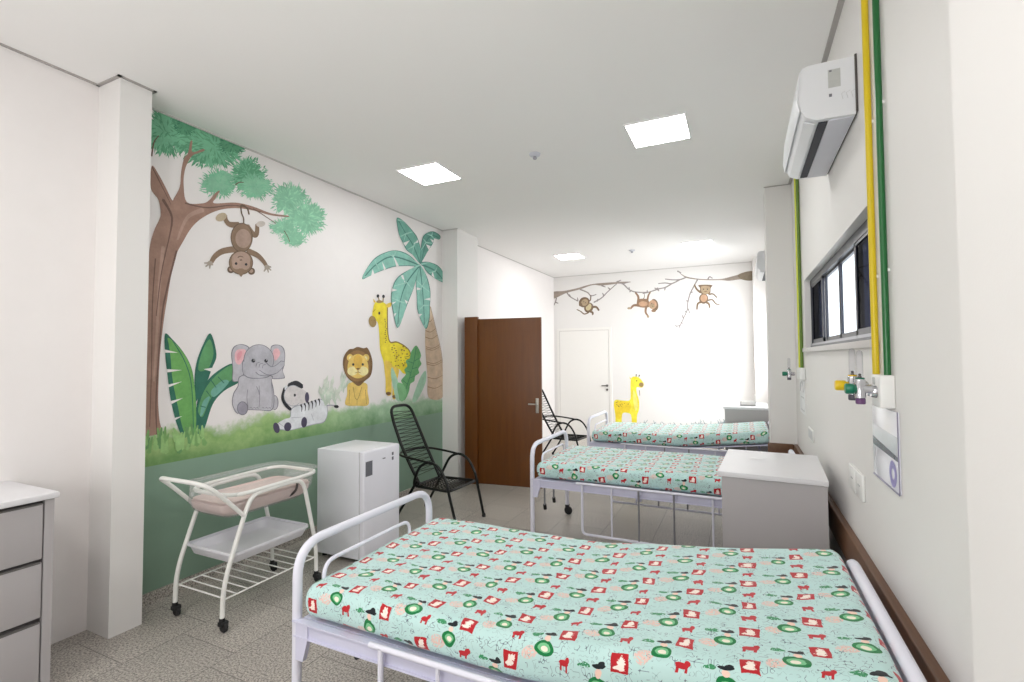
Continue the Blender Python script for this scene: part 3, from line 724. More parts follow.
# ------------------------------------------------------------------ medical gas line
def gas():
    def pipe(name, label, y, m, z0, r=.013):
        p = MB(); p.tube([(XR-.015, y, z0), (XR-.015, y, H-.002)], r, 14); o = p.build('pipe', m, thing(name, label, 'pipe', (0, 0, 0), 0))
        for z in (1.9, 2.5, 3.0): MB().box(XR-.012, XR, y-.006, y+.006, z-.006, z+.006).build('clamp', 'pvc', o.parent, smooth=False)
    pipe('gas_pipe', 'yellow gas pipe running up the near right wall beside the window', 2.268, 'yellow_pipe', 1.525, .0118)
    pipe('gas_pipe', 'green gas pipe running up the near right wall, right of the yellow one', 2.108, 'green_pipe', 1.525, .0108)
    pipe('gas_pipe', 'yellow gas pipe on the far stretch of right wall by the pillar', 4.87, 'lime_pipe', 1.5, .0145)
    pipe('gas_pipe', 'dark green gas pipe on the far right wall, beside the pale yellow one', 4.755, 'olive_pipe', 1.5, .0125)
    t = thing('gas_outlet_box', 'white gas outlet box below the two near pipes', 'outlet box', (XR, 2.09, 1.415))
    MB().box(-.045, 0, -.012, .112, 0, .115, .006).build('housing', 'pvc', t)
    b = MB(); b.box(-.047, -.045, .05, .08, .08, .105); b.build('label', 'sticker_pale', t, smooth=False)
    for y in (.092, .035):
        b = MB(); b.lathe([(.018, -.062), (.02, -.058), (.022, -.045)], (0, y, .055), 'x', 18); b.build('socket', 'chrome', t)
    t = thing('gas_outlet_box', 'small white gas outlet box below the far pipes by the pillar', 'outlet box', (XR, 4.80, 1.40))
    MB().box(-.04, 0, -.14, .14, 0, .10, .006).build('housing', 'pvc', t)
    def flow(label, y, z, knob, nut, s=1., cat='flowmeter'):
        t = thing('flowmeter', label, cat, (XR-.046, y, z), 0, 'gas flowmeters')
        b = MB(); b.lathe([(.009, -.075*s), (.009, -.03), (.016, -.03), (.016, -.004), (.012, 0)], (-.012, 0, 0), 'x', 16); b.build('connector', 'chrome', t)
        b = MB(); b.lathe([(.012, -.035), (.017, -.032), (.017, .03), (.014, .036)], (-.07*s, 0, 0)); b.build('valve_body', 'chrome', t)
        b = MB(); b.lathe([(.004, -.138*s), (.016, -.136*s), (.019, -.13*s), (.019, -.10*s), (.014, -.092*s), (.012, -.08*s)], (0, 0, 0), 'x', 18); b.build('knob', knob, t)
        b = MB(); b.lathe([(.014, -.054), (.0155, -.05), (.0155, -.036), (.012, -.033)], (-.07*s, 0, 0)); b.build('outlet_nut', nut, t)
        b = MB(); b.lathe([(.011, .036), (.011, .125), (.008, .135), (.002, .138)], (-.07*s, 0, 0)); g = b.build('glass_tube', 'flow_glass', t)
        b = MB(); b.lathe([(.006, .036), (.006, .045)], (-.07*s, 0, 0)); b.ball((-.07*s, 0, .05), .005); b.build('float', 'handle_dark', g)
        b = MB(); b.lathe([(.014, .028), (.0145, .04)], (-.07*s, 0, 0)); b.build('collar', knob, t)
    flow('flowmeter with yellow knob on the near gas outlet', 2.178, 1.488, 'yellow_knob', 'violet_dark', .85)
    flow('flowmeter with green knob on the near gas outlet', 2.112, 1.480, 'green_knob', 'violet', .7)
    flow('small dark flowmeter on the far gas outlet beside the pillar', 4.87, 1.445, 'green_knob', 'violet_dark', .8)
gas()
# ------------------------------------------------------------------ wall plates and papers on the right wall
def wall_bits():
    t = thing('wall_poster', 'glossy white board with a round purple emblem, below the gas outlet', 'poster', (XR, 2.22, 1.13))
    MB().box(-.006, 0, -.175, .175, 0, .275, .001).build('board', 'poster', t)
    b = MB(); b.box(-.0075, -.0055, -.177, .177, -.003, .003); b.box(-.0075, -.0055, -.179, -.172, 0, .278); b.build('edge', 'poster_edge', t, smooth=False)
    b = MB(); b.prism([(-.172, .108), (-.172, .124), (.172, .150), (.172, .118)], 'x', -.0068, -.006); b.build('painted_reflection', 'poster_reflection', t, smooth=False)  # reflection of the room painted onto the board as a flat dark band
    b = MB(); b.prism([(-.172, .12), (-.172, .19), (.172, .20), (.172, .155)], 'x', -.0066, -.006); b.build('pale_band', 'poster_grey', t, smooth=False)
    b = MB(); b.prism([(.125, .005), (.172, .005), (.172, .118), (.125, .112)], 'x', -.0066, -.006); b.build('grey_strip', 'poster_grey', t, smooth=False)
    b = MB(); vs = []; n = 40
    for k in range(n):
        a = 2*PI*k/n
        for r in (.046, .019): vs.append((-.0072, -.105+r*math.cos(a), .056+r*math.sin(a)))
    b.add(vs, [(2*k, 2*((k+1) % n), 2*((k+1) % n)+1, 2*k+1) for k in range(n)])
    for k in range(12):
        a = 2*PI*k/12; b.box(-.0074, -.0070, -.105+.030*math.cos(a)-.004, -.105+.030*math.cos(a)+.004, .056+.030*math.sin(a)-.004, .056+.030*math.sin(a)+.004)
    b.build('round_emblem', 'purple', t, smooth=False)
    t = thing('outlet_plate', 'white double power outlet plate on the near right wall, below the window', 'outlet', (XR, 2.735, .96))
    for y in (-.075, .075): 
        o = MB().box(-.012, 0, y-.07, y+.07, 0, .115, .004).build('plate', 'pvc', t)
        b = MB()
        for dy in (-.015, 0, .015): b.lathe([(.004, -.0125), (.004, -.011)], (0, y+dy, .058), 'x', 10)
        b.build('socket_holes', 'sticker_grey', o)
    t = thing('outlet_plate', 'small pale power outlet plate on the right wall near the far pillar', 'outlet', (XR, 4.36, .955))
    MB().box(-.01, 0, -.13, .13, 0, .09, .004).build('plate', 'pvc', t)
    b = MB(); b.box(-.011, -.01, -.115, -.01, .012, .078); b.box(-.011, -.01, .01, .115, .012, .078); b.build('module', 'faint', t, smooth=False)
    t = thing('wall_sign', 'faint white paper notice with grey outlines on the wall by the far pillar', 'sign', (XR, 4.93, 1.10))
    MB().box(-.002, 0, -.19, .19, 0, .29).build('sheet', 'paper', t, smooth=False)
    b = MB()
    for y in (-.16, .10): b.box(-.003, -.002, y, y+.012, .03, .14)
    b.box(-.003, -.002, -.16, .112, .135, .147); b.box(-.003, -.002, -.16, .112, .025, .037)
    b.tube(spline([(-.0025, .11, .19), (-.0025, .09, .25), (-.0025, 0, .275), (-.0025, -.09, .25), (-.0025, -.11, .19)], 5), .006, 6); b.build('printed_outline', 'faint', t, smooth=False)
wall_bits()
# ------------------------------------------------------------------ murals (flat paint, laid as very thin paint films on the wall plane)
MURAL = [[['painted_tree','painted brown branching tree with green leaf clumps',[('L',('leaf_dark','leaf_mid'),(1.992,3.168),(0.1858,0.0786),(0.0029,-0.168),180,1,0.12),('L',('leaf_dark','leaf_mid'),(2.17,3.204),(0.1791,0.0739),(0.0026,-0.1602),120,21,0.12),('L',('leaf_dark','leaf_mid'),(2.334,3.195),(0.2419,0.0952),(0.0024,-0.1585),190,2,0.12),('L',('leaf_dark2','leaf_dark'),(2.115,3.261),(0.0851,0.0369),(0.0013,-0.0791),60,3,0.12),('L',('leaf_dark2','leaf_dark'),(2.473,3.268),(0.1501,0.0597),(0.001,-0.0691),50,4,0.12),('L',('leaf_mid','leaf_mid2'),(2.363,2.929),(0.1509,0.0489),(0.0017,-0.1139),130,5,0.12),('L',('leaf_mid','leaf_dark'),(2.607,3.079),(0.1598,0.0545),(0.002,-0.1423),130,6,0.12),('L',('leaf_mid','leaf_mid2'),(2.667,3.0),(0.1749,0.0557),(0.0015,-0.1081),110,7,0.12),('L',('leaf_light','leaf_mid2'),(2.998,2.998),(0.2032,0.06),(0.0017,-0.1453),120,8,0.12),('L',('leaf_light','leaf_mid2'),(3.179,2.88),(0.2463,0.064),(0.0018,-0.1706),130,9,0.12),('L',('leaf_light','leaf_mid2'),(2.945,2.733),(0.157,0.0379),(0.001,-0.0802),70,10,0.12),('L',('leaf_light','leaf_mid2'),(3.049,2.66),(0.1492,0.0329),(0.0009,-0.078),60,11,0.12),('F','bark',[(1.897,2.896),(1.941,2.852),(1.991,2.77),(2.028,2.704),(2.042,2.724),(2.078,2.812),(2.086,2.925),(2.104,3.026),(2.129,3.067),(2.145,3.161),(2.16,3.167),(2.16,3.092),(2.235,3.143),(2.243,3.13),(2.165,3.069),(2.13,3.004),(2.109,2.933),(2.104,2.837),(2.129,2.718),(2.241,2.742),(2.29,2.781),(2.331,2.843),(2.369,2.875),(2.339,2.812),(2.327,2.767),(2.498,2.821),(2.65,2.832),(2.813,2.822),(2.977,2.845),(2.978,2.832),(2.813,2.804),(2.65,2.8),(2.499,2.778),(2.358,2.722),(2.243,2.637),(2.165,2.545),(2.106,2.429),(2.057,2.314),(2.029,2.163),(2.007,2.002),(1.99,1.87),(1.97,1.637),(1.963,1.355),(1.973,1.201),(1.982,1.108),(1.864,1.11),(1.876,1.212),(1.88,1.461),(1.882,1.712),(1.883,1.964),(1.886,2.167),(1.894,2.347),(1.918,2.463),(1.949,2.546),(1.957,2.593),(1.941,2.679),(1.893,2.746)],1),('S','bark_dark',[(1.972,2.688),(2.03,2.582),(2.012,2.424)],0.0208,0.0074),('S','bark_light',[(2.242,2.694),(2.134,2.609),(2.069,2.437)],0.0341,0.0124),('S','bark_dark',[(2.117,2.707),(2.274,2.719),(2.498,2.799),(2.73,2.807)],0.0107,0.0053),('S','bark_dark',[(1.899,2.89),(1.956,2.789),(2.022,2.671)],0.0087,0.0029),('S','bark_dark',[(1.895,2.963),(1.907,3.058),(1.936,3.118)],0.01,0.0043),('S','bark_dark',[(2.65,2.814),(2.73,2.791),(2.857,2.749)],0.0096,0.0058),('S','bark_dark',[(2.945,2.704),(2.979,2.664),(3.003,2.621)],0.0084,0.0063),('S','bark_dark',[(2.496,2.963),(2.523,2.989),(2.561,3.001)],0.009,0.0054),('S','bark_light',[(1.977,2.364),(1.957,2.101),(1.95,1.842),(1.935,1.459)],0.0222,0.0123),('S','bark_dark',[(2.064,2.355),(2.006,2.081),(1.976,1.869),(1.951,1.356),(1.96,1.101)],0.0125,0.0075),('S','bark_dark',[(1.93,2.277),(1.917,1.967),(1.919,1.586),(1.915,1.158)],0.0073,0.0049),('S','bark_dark',[(2.012,2.424),(1.968,2.18),(1.942,1.893)],0.0075,0.005),('S','gr_b',[(1.876,0.967),(1.878,1.001),(1.883,1.036)],0.0362,0.0093),('S','gr_a',[(1.95,1.031),(1.959,1.058),(1.973,1.084)],0.032,0.0096),('S','gr_a',[(1.892,1.011),(1.89,1.049),(1.887,1.087)],0.0209,0.0093),('S','gr_a',[(1.984,1.051),(1.978,1.087),(1.968,1.123)],0.0265,0.0097),('S','gr_a',[(2.013,0.979),(2.015,1.01),(2.017,1.041)],0.0384,0.0098),('S','gr_a',[(1.996,0.995),(2.002,1.024),(2.012,1.053)],0.0202,0.0098),('S','gr_a',[(1.979,1.049),(1.973,1.095),(1.963,1.142)],0.0335,0.0097),('S','gr_c',[(1.9,1.022),(1.891,1.054),(1.877,1.086)],0.0242,0.0093),('S','gr_b',[(1.956,1.007),(1.951,1.053),(1.945,1.098)],0.0379,0.0096),('S','gr_c',[(2.018,1.042),(2.011,1.077),(2.001,1.113)],0.0215,0.0098),('S','gr_a',[(1.9,1.052),(1.903,1.094),(1.908,1.136)],0.0314,0.0094),('S','gr_a',[(1.914,0.987),(1.921,1.037),(1.931,1.086)],0.0275,0.0095),('S','gr_a',[(1.99,1.004),(1.99,1.054),(1.991,1.104)],0.0247,0.0097),('S','gr_b',[(2.0,1.025),(1.993,1.082),(1.983,1.139)],0.0334,0.0098),('S','gr_c',[(1.998,1.008),(2.003,1.047),(2.011,1.086)],0.0364,0.0098),('S','gr_a',[(2.017,1.01),(2.023,1.052),(2.034,1.094)],0.0225,0.0099),('S','gr_c',[(1.978,1.03),(1.982,1.086),(1.989,1.141)],0.0289,0.0097),('S','gr_c',[(1.987,1.007),(1.978,1.039),(1.966,1.073)],0.028,0.0097),('S','gr_b',[(2.019,0.971),(2.021,1.014),(2.024,1.056)],0.0353,0.0099),('S','gr_a',[(2.011,1.05),(2.011,1.097),(2.012,1.144)],0.0241,0.0098),('S','gr_c',[(1.901,1.02),(1.906,1.052),(1.915,1.083)],0.0213,0.0094),('S','gr_a',[(1.89,1.037),(1.898,1.083),(1.91,1.128)],0.0296,0.0094),('S','gr_b',[(1.896,1.044),(1.894,1.071),(1.891,1.098)],0.0233,0.0094),('S','gr_b',[(2.002,0.979),(1.998,1.033),(1.991,1.087)],0.0375,0.0098)]],
['painted_monkey','painted brown monkey hanging upside-down by its tail',[('S','mk_dark',[(2.611,2.76),(2.599,2.797),(2.57,2.815),(2.542,2.807),(2.548,2.751),(2.565,2.714),(2.566,2.667)],0.0152,0.0108),('S','mk_brown',[(2.527,2.652),(2.451,2.638),(2.417,2.665),(2.41,2.702)],0.0476,0.0352),('E','mk_tan',(2.382,2.677),(0.0413,0.0297),(0.0135,-0.024)),('S','mk_brown',[(2.595,2.658),(2.654,2.605),(2.683,2.625),(2.686,2.693)],0.0522,0.0341),('E','mk_pale',(2.718,2.707),(0.0408,0.0166),(0.0049,-0.0225)),('S','mk_brown',[(2.508,2.458),(2.401,2.421),(2.341,2.372),(2.309,2.317)],0.0501,0.03),('S','mk_brown',[(2.609,2.461),(2.692,2.443),(2.747,2.404),(2.778,2.366)],0.0509,0.0324),('S','mk_grey',[(2.301,2.312),(2.26,2.305)],0.0155,0.0097),('S','mk_grey',[(2.301,2.312),(2.27,2.281)],0.0156,0.0097),('S','mk_grey',[(2.301,2.312),(2.3,2.273)],0.0158,0.0098),('S','mk_grey',[(2.301,2.312),(2.323,2.302)],0.0159,0.0099),('S','mk_grey',[(2.78,2.366),(2.754,2.323)],0.0185,0.0116),('S','mk_grey',[(2.78,2.366),(2.794,2.321)],0.0188,0.0117),('S','mk_grey',[(2.78,2.366),(2.818,2.342)],0.0189,0.0118),('S','mk_grey',[(2.78,2.366),(2.818,2.369)],0.019,0.0118),('E','mk_grey',(2.301,2.31),(0.0219,0.0038),(0.0003,-0.0176)),('E','mk_grey',(2.781,2.361),(0.025,0.0042),(0.0003,-0.0198)),('E','mk_dark',(2.553,2.558),(0.0939,0.0209),(0.0016,-0.1171)),('E','mk_brown',(2.553,2.558),(0.0869,0.0193),(0.0016,-0.1108)),('E','mk_belly',(2.565,2.553),(0.0664,0.0146),(0.0011,-0.0755)),('E','mk_dark',(2.465,2.29),(0.0291,0.0047),(0.0004,-0.0275)),('E','mk_dark',(2.639,2.305),(0.0317,0.005),(0.0004,-0.0287)),('E','mk_belly',(2.467,2.292),(0.0162,0.0026),(0.0002,-0.0153)),('E','mk_belly',(2.637,2.307),(0.0175,0.0028),(0.0002,-0.0159)),('E','mk_dark',(2.55,2.359),(0.103,0.018),(0.0014,-0.0958)),('E','mk_brown',(2.55,2.36),(0.0948,0.0166),(0.0013,-0.0896)),('F','mk_brown',[(2.516,2.28),(2.55,2.244),(2.583,2.291)],1),('E','mk_belly',(2.549,2.379),(0.0796,0.0143),(0.0009,-0.0667)),('E','mk_belly',(2.512,2.337),(0.0376,0.0064),(0.0005,-0.0372)),('E','mk_belly',(2.588,2.347),(0.039,0.0067),(0.0005,-0.0378)),('E','ink',(2.507,2.344),(0.011,0.0019),(0.0001,-0.0103)),('E','ink',(2.592,2.352),(0.0114,0.002),(0.0001,-0.0105)),('S','mk_dark',[(2.52,2.394),(2.542,2.408),(2.567,2.405)],0.0075,0.0054),('E','mk_dark',(2.547,2.379),(0.0112,0.002),(0.0001,-0.0052))]],
['painted_leaves','painted cluster of three broad banana leaves',[('F','lf_dark',[(2.314,1.791),(2.361,1.635),(2.327,1.531),(2.284,1.412),(2.234,1.327),(2.211,1.307),(2.202,1.467),(2.216,1.584),(2.258,1.703)],1),('F','lf_green2',[(2.31,1.747),(2.338,1.644),(2.304,1.54),(2.244,1.513),(2.227,1.55),(2.262,1.678)],1),('F','wallpaint',[(2.339,1.539),(2.265,1.529),(2.322,1.51)],0),('F','lf_dark',[(2.487,1.567),(2.501,1.482),(2.56,1.43),(2.424,1.36),(2.338,1.267),(2.282,1.105),(2.238,1.057),(2.221,1.113),(2.221,1.281),(2.263,1.396),(2.349,1.496)],1),('F','lf_green2',[(2.481,1.554),(2.49,1.452),(2.414,1.402),(2.325,1.315),(2.27,1.192),(2.246,1.194),(2.232,1.246),(2.272,1.37),(2.358,1.478)],1),('F','lf_teal',[(2.413,1.441),(2.46,1.421),(2.352,1.322),(2.324,1.367)],1),('F','lf_teal',[(2.265,1.294),(2.316,1.324),(2.27,1.209),(2.246,1.194)],1),('S','lf_dark',[(2.323,1.445),(2.36,1.391)],0.0071,0.0053),('S','lf_dark',[(2.289,1.369),(2.325,1.32)],0.007,0.0052),('S','lf_dark',[(2.248,1.262),(2.286,1.25)],0.0069,0.0051),('S','lf_dark',[(2.376,1.468),(2.423,1.419)],0.0072,0.0054),('F','lf_dark',[(1.998,1.773),(2.047,1.739),(2.127,1.643),(2.181,1.534),(2.204,1.4),(2.219,1.231),(2.215,1.064),(2.124,1.077),(2.088,1.147),(2.064,1.23),(2.039,1.345),(2.022,1.474),(2.004,1.618)],1),('F','lf_green',[(2.017,1.749),(2.063,1.715),(2.131,1.634),(2.181,1.526),(2.205,1.391),(2.217,1.231),(2.211,1.065),(2.146,1.074),(2.111,1.177),(2.094,1.26),(2.069,1.375),(2.049,1.489),(2.037,1.618),(2.025,1.698)],1),('F','wallpaint',[(1.997,1.669),(2.088,1.647),(2.001,1.647)],0),('F','wallpaint',[(2.013,1.535),(2.116,1.526),(2.018,1.512)],0),('F','wallpaint',[(2.022,1.429),(2.118,1.446),(2.027,1.41)],0),('F','wallpaint',[(2.042,1.316),(2.124,1.33),(2.046,1.293)],0),('F','wallpaint',[(2.06,1.196),(2.122,1.205),(2.063,1.176)],0),('S','lf_dark',[(2.048,1.731),(2.136,1.577),(2.183,1.401),(2.201,1.066)],0.0066,0.005),('S','gr_a',[(2.1,0.981),(2.108,1.015),(2.121,1.048)],0.0209,0.0102),('S','gr_a',[(2.092,0.994),(2.082,1.031),(2.068,1.068)],0.0277,0.0101),('S','gr_b',[(2.084,1.041),(2.073,1.071),(2.057,1.101)],0.037,0.0101),('S','gr_a',[(2.284,0.984),(2.274,1.013),(2.261,1.044)],0.0377,0.0109),('S','gr_b',[(2.174,1.007),(2.174,1.064),(2.175,1.121)],0.0244,0.0105),('S','gr_c',[(2.146,1.062),(2.152,1.092),(2.162,1.121)],0.0326,0.0104),('S','gr_c',[(2.201,1.047),(2.195,1.093),(2.185,1.14)],0.0228,0.0106),('S','gr_a',[(2.22,1.056),(2.224,1.09),(2.23,1.125)],0.0216,0.0107),('S','gr_b',[(2.121,0.976),(2.128,1.034),(2.139,1.091)],0.0342,0.0103),('S','gr_a',[(2.094,0.991),(2.087,1.03),(2.077,1.068)],0.0302,0.0101),('S','gr_a',[(2.187,1.018),(2.183,1.055),(2.178,1.092)],0.0412,0.0105),('S','gr_b',[(2.263,1.031),(2.263,1.076),(2.262,1.12)],0.0301,0.0109),('S','gr_b',[(2.203,1.001),(2.213,1.054),(2.227,1.107)],0.0342,0.0107),('S','gr_a',[(2.254,1.034),(2.248,1.065),(2.239,1.097)],0.0324,0.0108),('S','gr_c',[(2.107,0.958),(2.099,1.013),(2.087,1.068)],0.0362,0.0102),('S','gr_a',[(2.169,0.984),(2.179,1.021),(2.195,1.058)],0.0245,0.0105),('S','gr_b',[(2.159,0.968),(2.169,1.016),(2.184,1.063)],0.0236,0.0105),('S','gr_a',[(2.227,0.989),(2.223,1.039),(2.218,1.089)],0.0389,0.0107),('S','gr_b',[(2.091,1.064),(2.08,1.096),(2.063,1.129)],0.0339,0.0101),('S','gr_b',[(2.243,1.003),(2.238,1.033),(2.231,1.063)],0.0265,0.0108),('S','gr_c',[(2.174,1.01),(2.162,1.068),(2.145,1.126)],0.0212,0.0104),('S','gr_b',[(2.098,0.996),(2.089,1.047),(2.077,1.098)],0.04,0.0101),('S','gr_b',[(2.263,1.047),(2.265,1.075),(2.268,1.102)],0.0327,0.0109),('S','gr_b',[(2.098,0.978),(2.107,1.035),(2.122,1.091)],0.0404,0.0102)]],
['painted_elephant','painted grey elephant sitting with pink ears',[('F','el_line',[(2.486,1.559),(2.477,1.643),(2.497,1.696),(2.551,1.717),(2.606,1.708),(2.631,1.68),(2.614,1.606),(2.594,1.519),(2.568,1.444),(2.514,1.424),(2.488,1.438),(2.489,1.509)],1),('F','el_grey',[(2.491,1.564),(2.482,1.638),(2.503,1.691),(2.545,1.712),(2.6,1.703),(2.626,1.675),(2.609,1.601),(2.589,1.524),(2.562,1.449),(2.52,1.429),(2.493,1.442),(2.495,1.514)],1),('F','el_pink',[(2.514,1.576),(2.506,1.638),(2.53,1.674),(2.587,1.677),(2.598,1.652),(2.574,1.588),(2.545,1.557)],1),('F','el_pink2',[(2.527,1.595),(2.526,1.639),(2.559,1.664),(2.567,1.639),(2.544,1.595)],1),('F','el_line',[(2.826,1.702),(2.875,1.721),(2.941,1.704),(2.966,1.646),(2.959,1.545),(2.945,1.497),(2.965,1.448),(2.947,1.432),(2.82,1.441),(2.839,1.527),(2.827,1.632)],1),('F','el_grey',[(2.832,1.696),(2.882,1.716),(2.935,1.698),(2.96,1.64),(2.953,1.551),(2.939,1.503),(2.959,1.454),(2.941,1.438),(2.826,1.447),(2.845,1.532),(2.833,1.626)],1),('F','el_pink',[(2.851,1.674),(2.89,1.688),(2.917,1.654),(2.902,1.613),(2.867,1.586),(2.848,1.62)],1),('E','el_line',(2.867,1.235),(0.0378,-0.0032),(0.0008,-0.062)),('E','el_grey',(2.866,1.235),(0.0315,-0.0027),(0.0007,-0.0566)),('F','el_line',[(2.564,1.473),(2.534,1.393),(2.497,1.333),(2.491,1.249),(2.534,1.177),(2.602,1.199),(2.727,1.184),(2.848,1.177),(2.862,1.308),(2.838,1.417),(2.826,1.464)],1),('F','el_grey',[(2.569,1.468),(2.539,1.388),(2.503,1.328),(2.496,1.254),(2.539,1.181),(2.607,1.203),(2.721,1.19),(2.841,1.183),(2.855,1.303),(2.832,1.411),(2.819,1.459)],1),('F','el_line',[(2.596,1.606),(2.57,1.517),(2.605,1.458),(2.697,1.441),(2.813,1.454),(2.84,1.524),(2.812,1.551)],1),('F','el_grey2',[(2.602,1.601),(2.575,1.512),(2.611,1.463),(2.703,1.446),(2.807,1.459),(2.834,1.519),(2.806,1.546)],1),('E','el_line',(2.719,1.593),(0.1392,-0.0009),(0.0017,-0.127)),('E','el_grey2',(2.719,1.593),(0.133,-0.0009),(0.0016,-0.1218)),('F','el_grey2',[(2.599,1.588),(2.584,1.512),(2.615,1.469),(2.703,1.453),(2.801,1.466),(2.828,1.522),(2.833,1.586)],1),('S','el_line',[(2.749,1.544),(2.807,1.506),(2.876,1.512),(2.944,1.564)],0.0935,0.0555),('S','el_grey2',[(2.743,1.547),(2.807,1.506),(2.876,1.512),(2.943,1.563)],0.0818,0.0453),('S','el_line',[(2.69,1.542),(2.699,1.567),(2.723,1.574)],0.0055,0.0041),('S','el_line',[(2.717,1.532),(2.725,1.558),(2.752,1.566)],0.0056,0.0042),('S','el_line',[(2.749,1.526),(2.755,1.55),(2.779,1.555)],0.0056,0.0042),('S','el_line',[(2.688,1.494),(2.725,1.469),(2.807,1.461),(2.877,1.48)],0.0071,0.0043),('E','ink',(2.665,1.587),(0.0172,-0.0001),(0.0002,-0.0155)),('E','ink',(2.781,1.586),(0.0167,-0.0001),(0.0002,-0.0146)),('E','wallpaint',(2.671,1.592),(0.0043,-0.0),(0.0001,-0.0039)),('E','wallpaint',(2.787,1.592),(0.0045,-0.0),(0.0001,-0.004)),('E','el_line',(2.577,1.215),(0.047,-0.0045),(0.0008,-0.0542)),('E','el_foot',(2.577,1.215),(0.0401,-0.0038),(0.0007,-0.0479)),('S','el_line',[(2.619,1.358),(2.613,1.294),(2.624,1.217)],0.0053,0.004),('S','el_line',[(2.719,1.384),(2.726,1.286),(2.721,1.208)],0.0055,0.0042),('S','el_line',[(2.697,1.379),(2.716,1.339),(2.72,1.312)],0.0055,0.0041),('S','el_line',[(2.836,1.398),(2.843,1.304),(2.841,1.197)],0.0058,0.0043),('S','el_line',[(2.642,1.21),(2.653,1.214),(2.662,1.203)],0.004,0.004),('S','el_line',[(2.67,1.208),(2.682,1.212),(2.691,1.2)],0.0041,0.0041),('S','el_line',[(2.695,1.205),(2.706,1.209),(2.715,1.198)],0.0041,0.0041),('S','el_line',[(2.748,1.2),(2.759,1.204),(2.768,1.193)],0.0042,0.0042),('S','el_line',[(2.78,1.197),(2.792,1.201),(2.802,1.19)],0.0042,0.0042),('S','el_line',[(2.811,1.194),(2.823,1.198),(2.832,1.187)],0.0043,0.0043)]],
['painted_zebra','painted black and white zebra foal lying down',[('S','zb_line',[(3.426,1.157),(3.496,1.156),(3.547,1.142)],0.0141,0.0088),('E','ink',(3.557,1.138),(0.0309,-0.0069),(-0.0035,-0.0149)),('F','zb_line',[(3.036,1.17),(3.13,1.196),(3.252,1.212),(3.365,1.225),(3.433,1.177),(3.448,1.085),(3.406,1.005),(3.291,0.998),(3.182,0.989),(3.03,0.981),(2.964,0.99),(2.887,1.014),(2.884,1.05),(2.963,1.081),(3.021,1.091)],1),('F','zb_white',[(3.043,1.164),(3.137,1.19),(3.245,1.207),(3.357,1.22),(3.426,1.172),(3.44,1.079),(3.398,1.012),(3.284,1.005),(3.175,0.996),(3.037,0.986),(2.971,0.995),(2.893,1.019),(2.89,1.054),(2.969,1.086),(3.027,1.096)],1),('S','ink',[(3.144,1.351),(3.083,1.386),(3.007,1.369)],0.0468,0.0405),('S','ink',[(2.97,1.347),(2.948,1.269),(2.981,1.204),(3.028,1.162)],0.0392,0.0271),('F','zb_white',[(2.97,1.333),(2.991,1.362),(2.974,1.37),(2.963,1.353)],1),('E','zb_line',(3.054,1.278),(0.0969,-0.0071),(0.0011,-0.0927)),('E','zb_face',(3.054,1.278),(0.0916,-0.0067),(0.001,-0.087)),('F','zb_face',[(3.084,1.343),(3.171,1.321),(3.217,1.277),(3.208,1.22),(3.12,1.206)],1),('E','zb_dark',(3.204,1.252),(0.0236,-0.0018),(0.0005,-0.0478)),('E','ink',(3.071,1.282),(0.012,-0.0009),(0.0001,-0.0127)),('E','zb_line',(3.034,1.234),(0.0034,-0.0003),(0.0,-0.0028)),('E','zb_line',(3.06,1.211),(0.0034,-0.0003),(0.0,-0.0028)),('E','zb_line',(3.137,1.226),(0.0035,-0.0003),(0.0,-0.0029)),('E','zb_line',(3.018,1.205),(0.0033,-0.0003),(0.0,-0.0028)),('S','ink',[(3.137,1.191),(3.148,1.168),(3.145,1.131)],0.019,0.0048),('S','ink',[(3.176,1.198),(3.187,1.174),(3.184,1.133)],0.0193,0.0048),('S','ink',[(3.216,1.205),(3.227,1.181),(3.224,1.134)],0.0195,0.0049),('S','ink',[(3.256,1.212),(3.267,1.187),(3.264,1.145)],0.0198,0.0049),('S','ink',[(3.296,1.218),(3.308,1.194),(3.305,1.156)],0.02,0.005),('S','ink',[(3.338,1.226),(3.35,1.201),(3.346,1.167)],0.0203,0.0051),('E','zb_dark',(2.887,1.022),(0.029,0.0029),(0.014,-0.0449)),('E','zb_dark',(3.0,1.016),(0.0362,-0.01),(-0.0076,-0.037)),('E','zb_dark',(3.174,1.033),(0.0322,-0.0062),(-0.0046,-0.0465)),('S','zb_line',[(2.905,1.062),(2.962,1.021)],0.0045,0.003),('S','zb_line',[(3.036,1.088),(3.139,1.083)],0.0047,0.0032),('S','zb_line',[(3.255,1.099),(3.283,1.037)],0.005,0.0033)]],
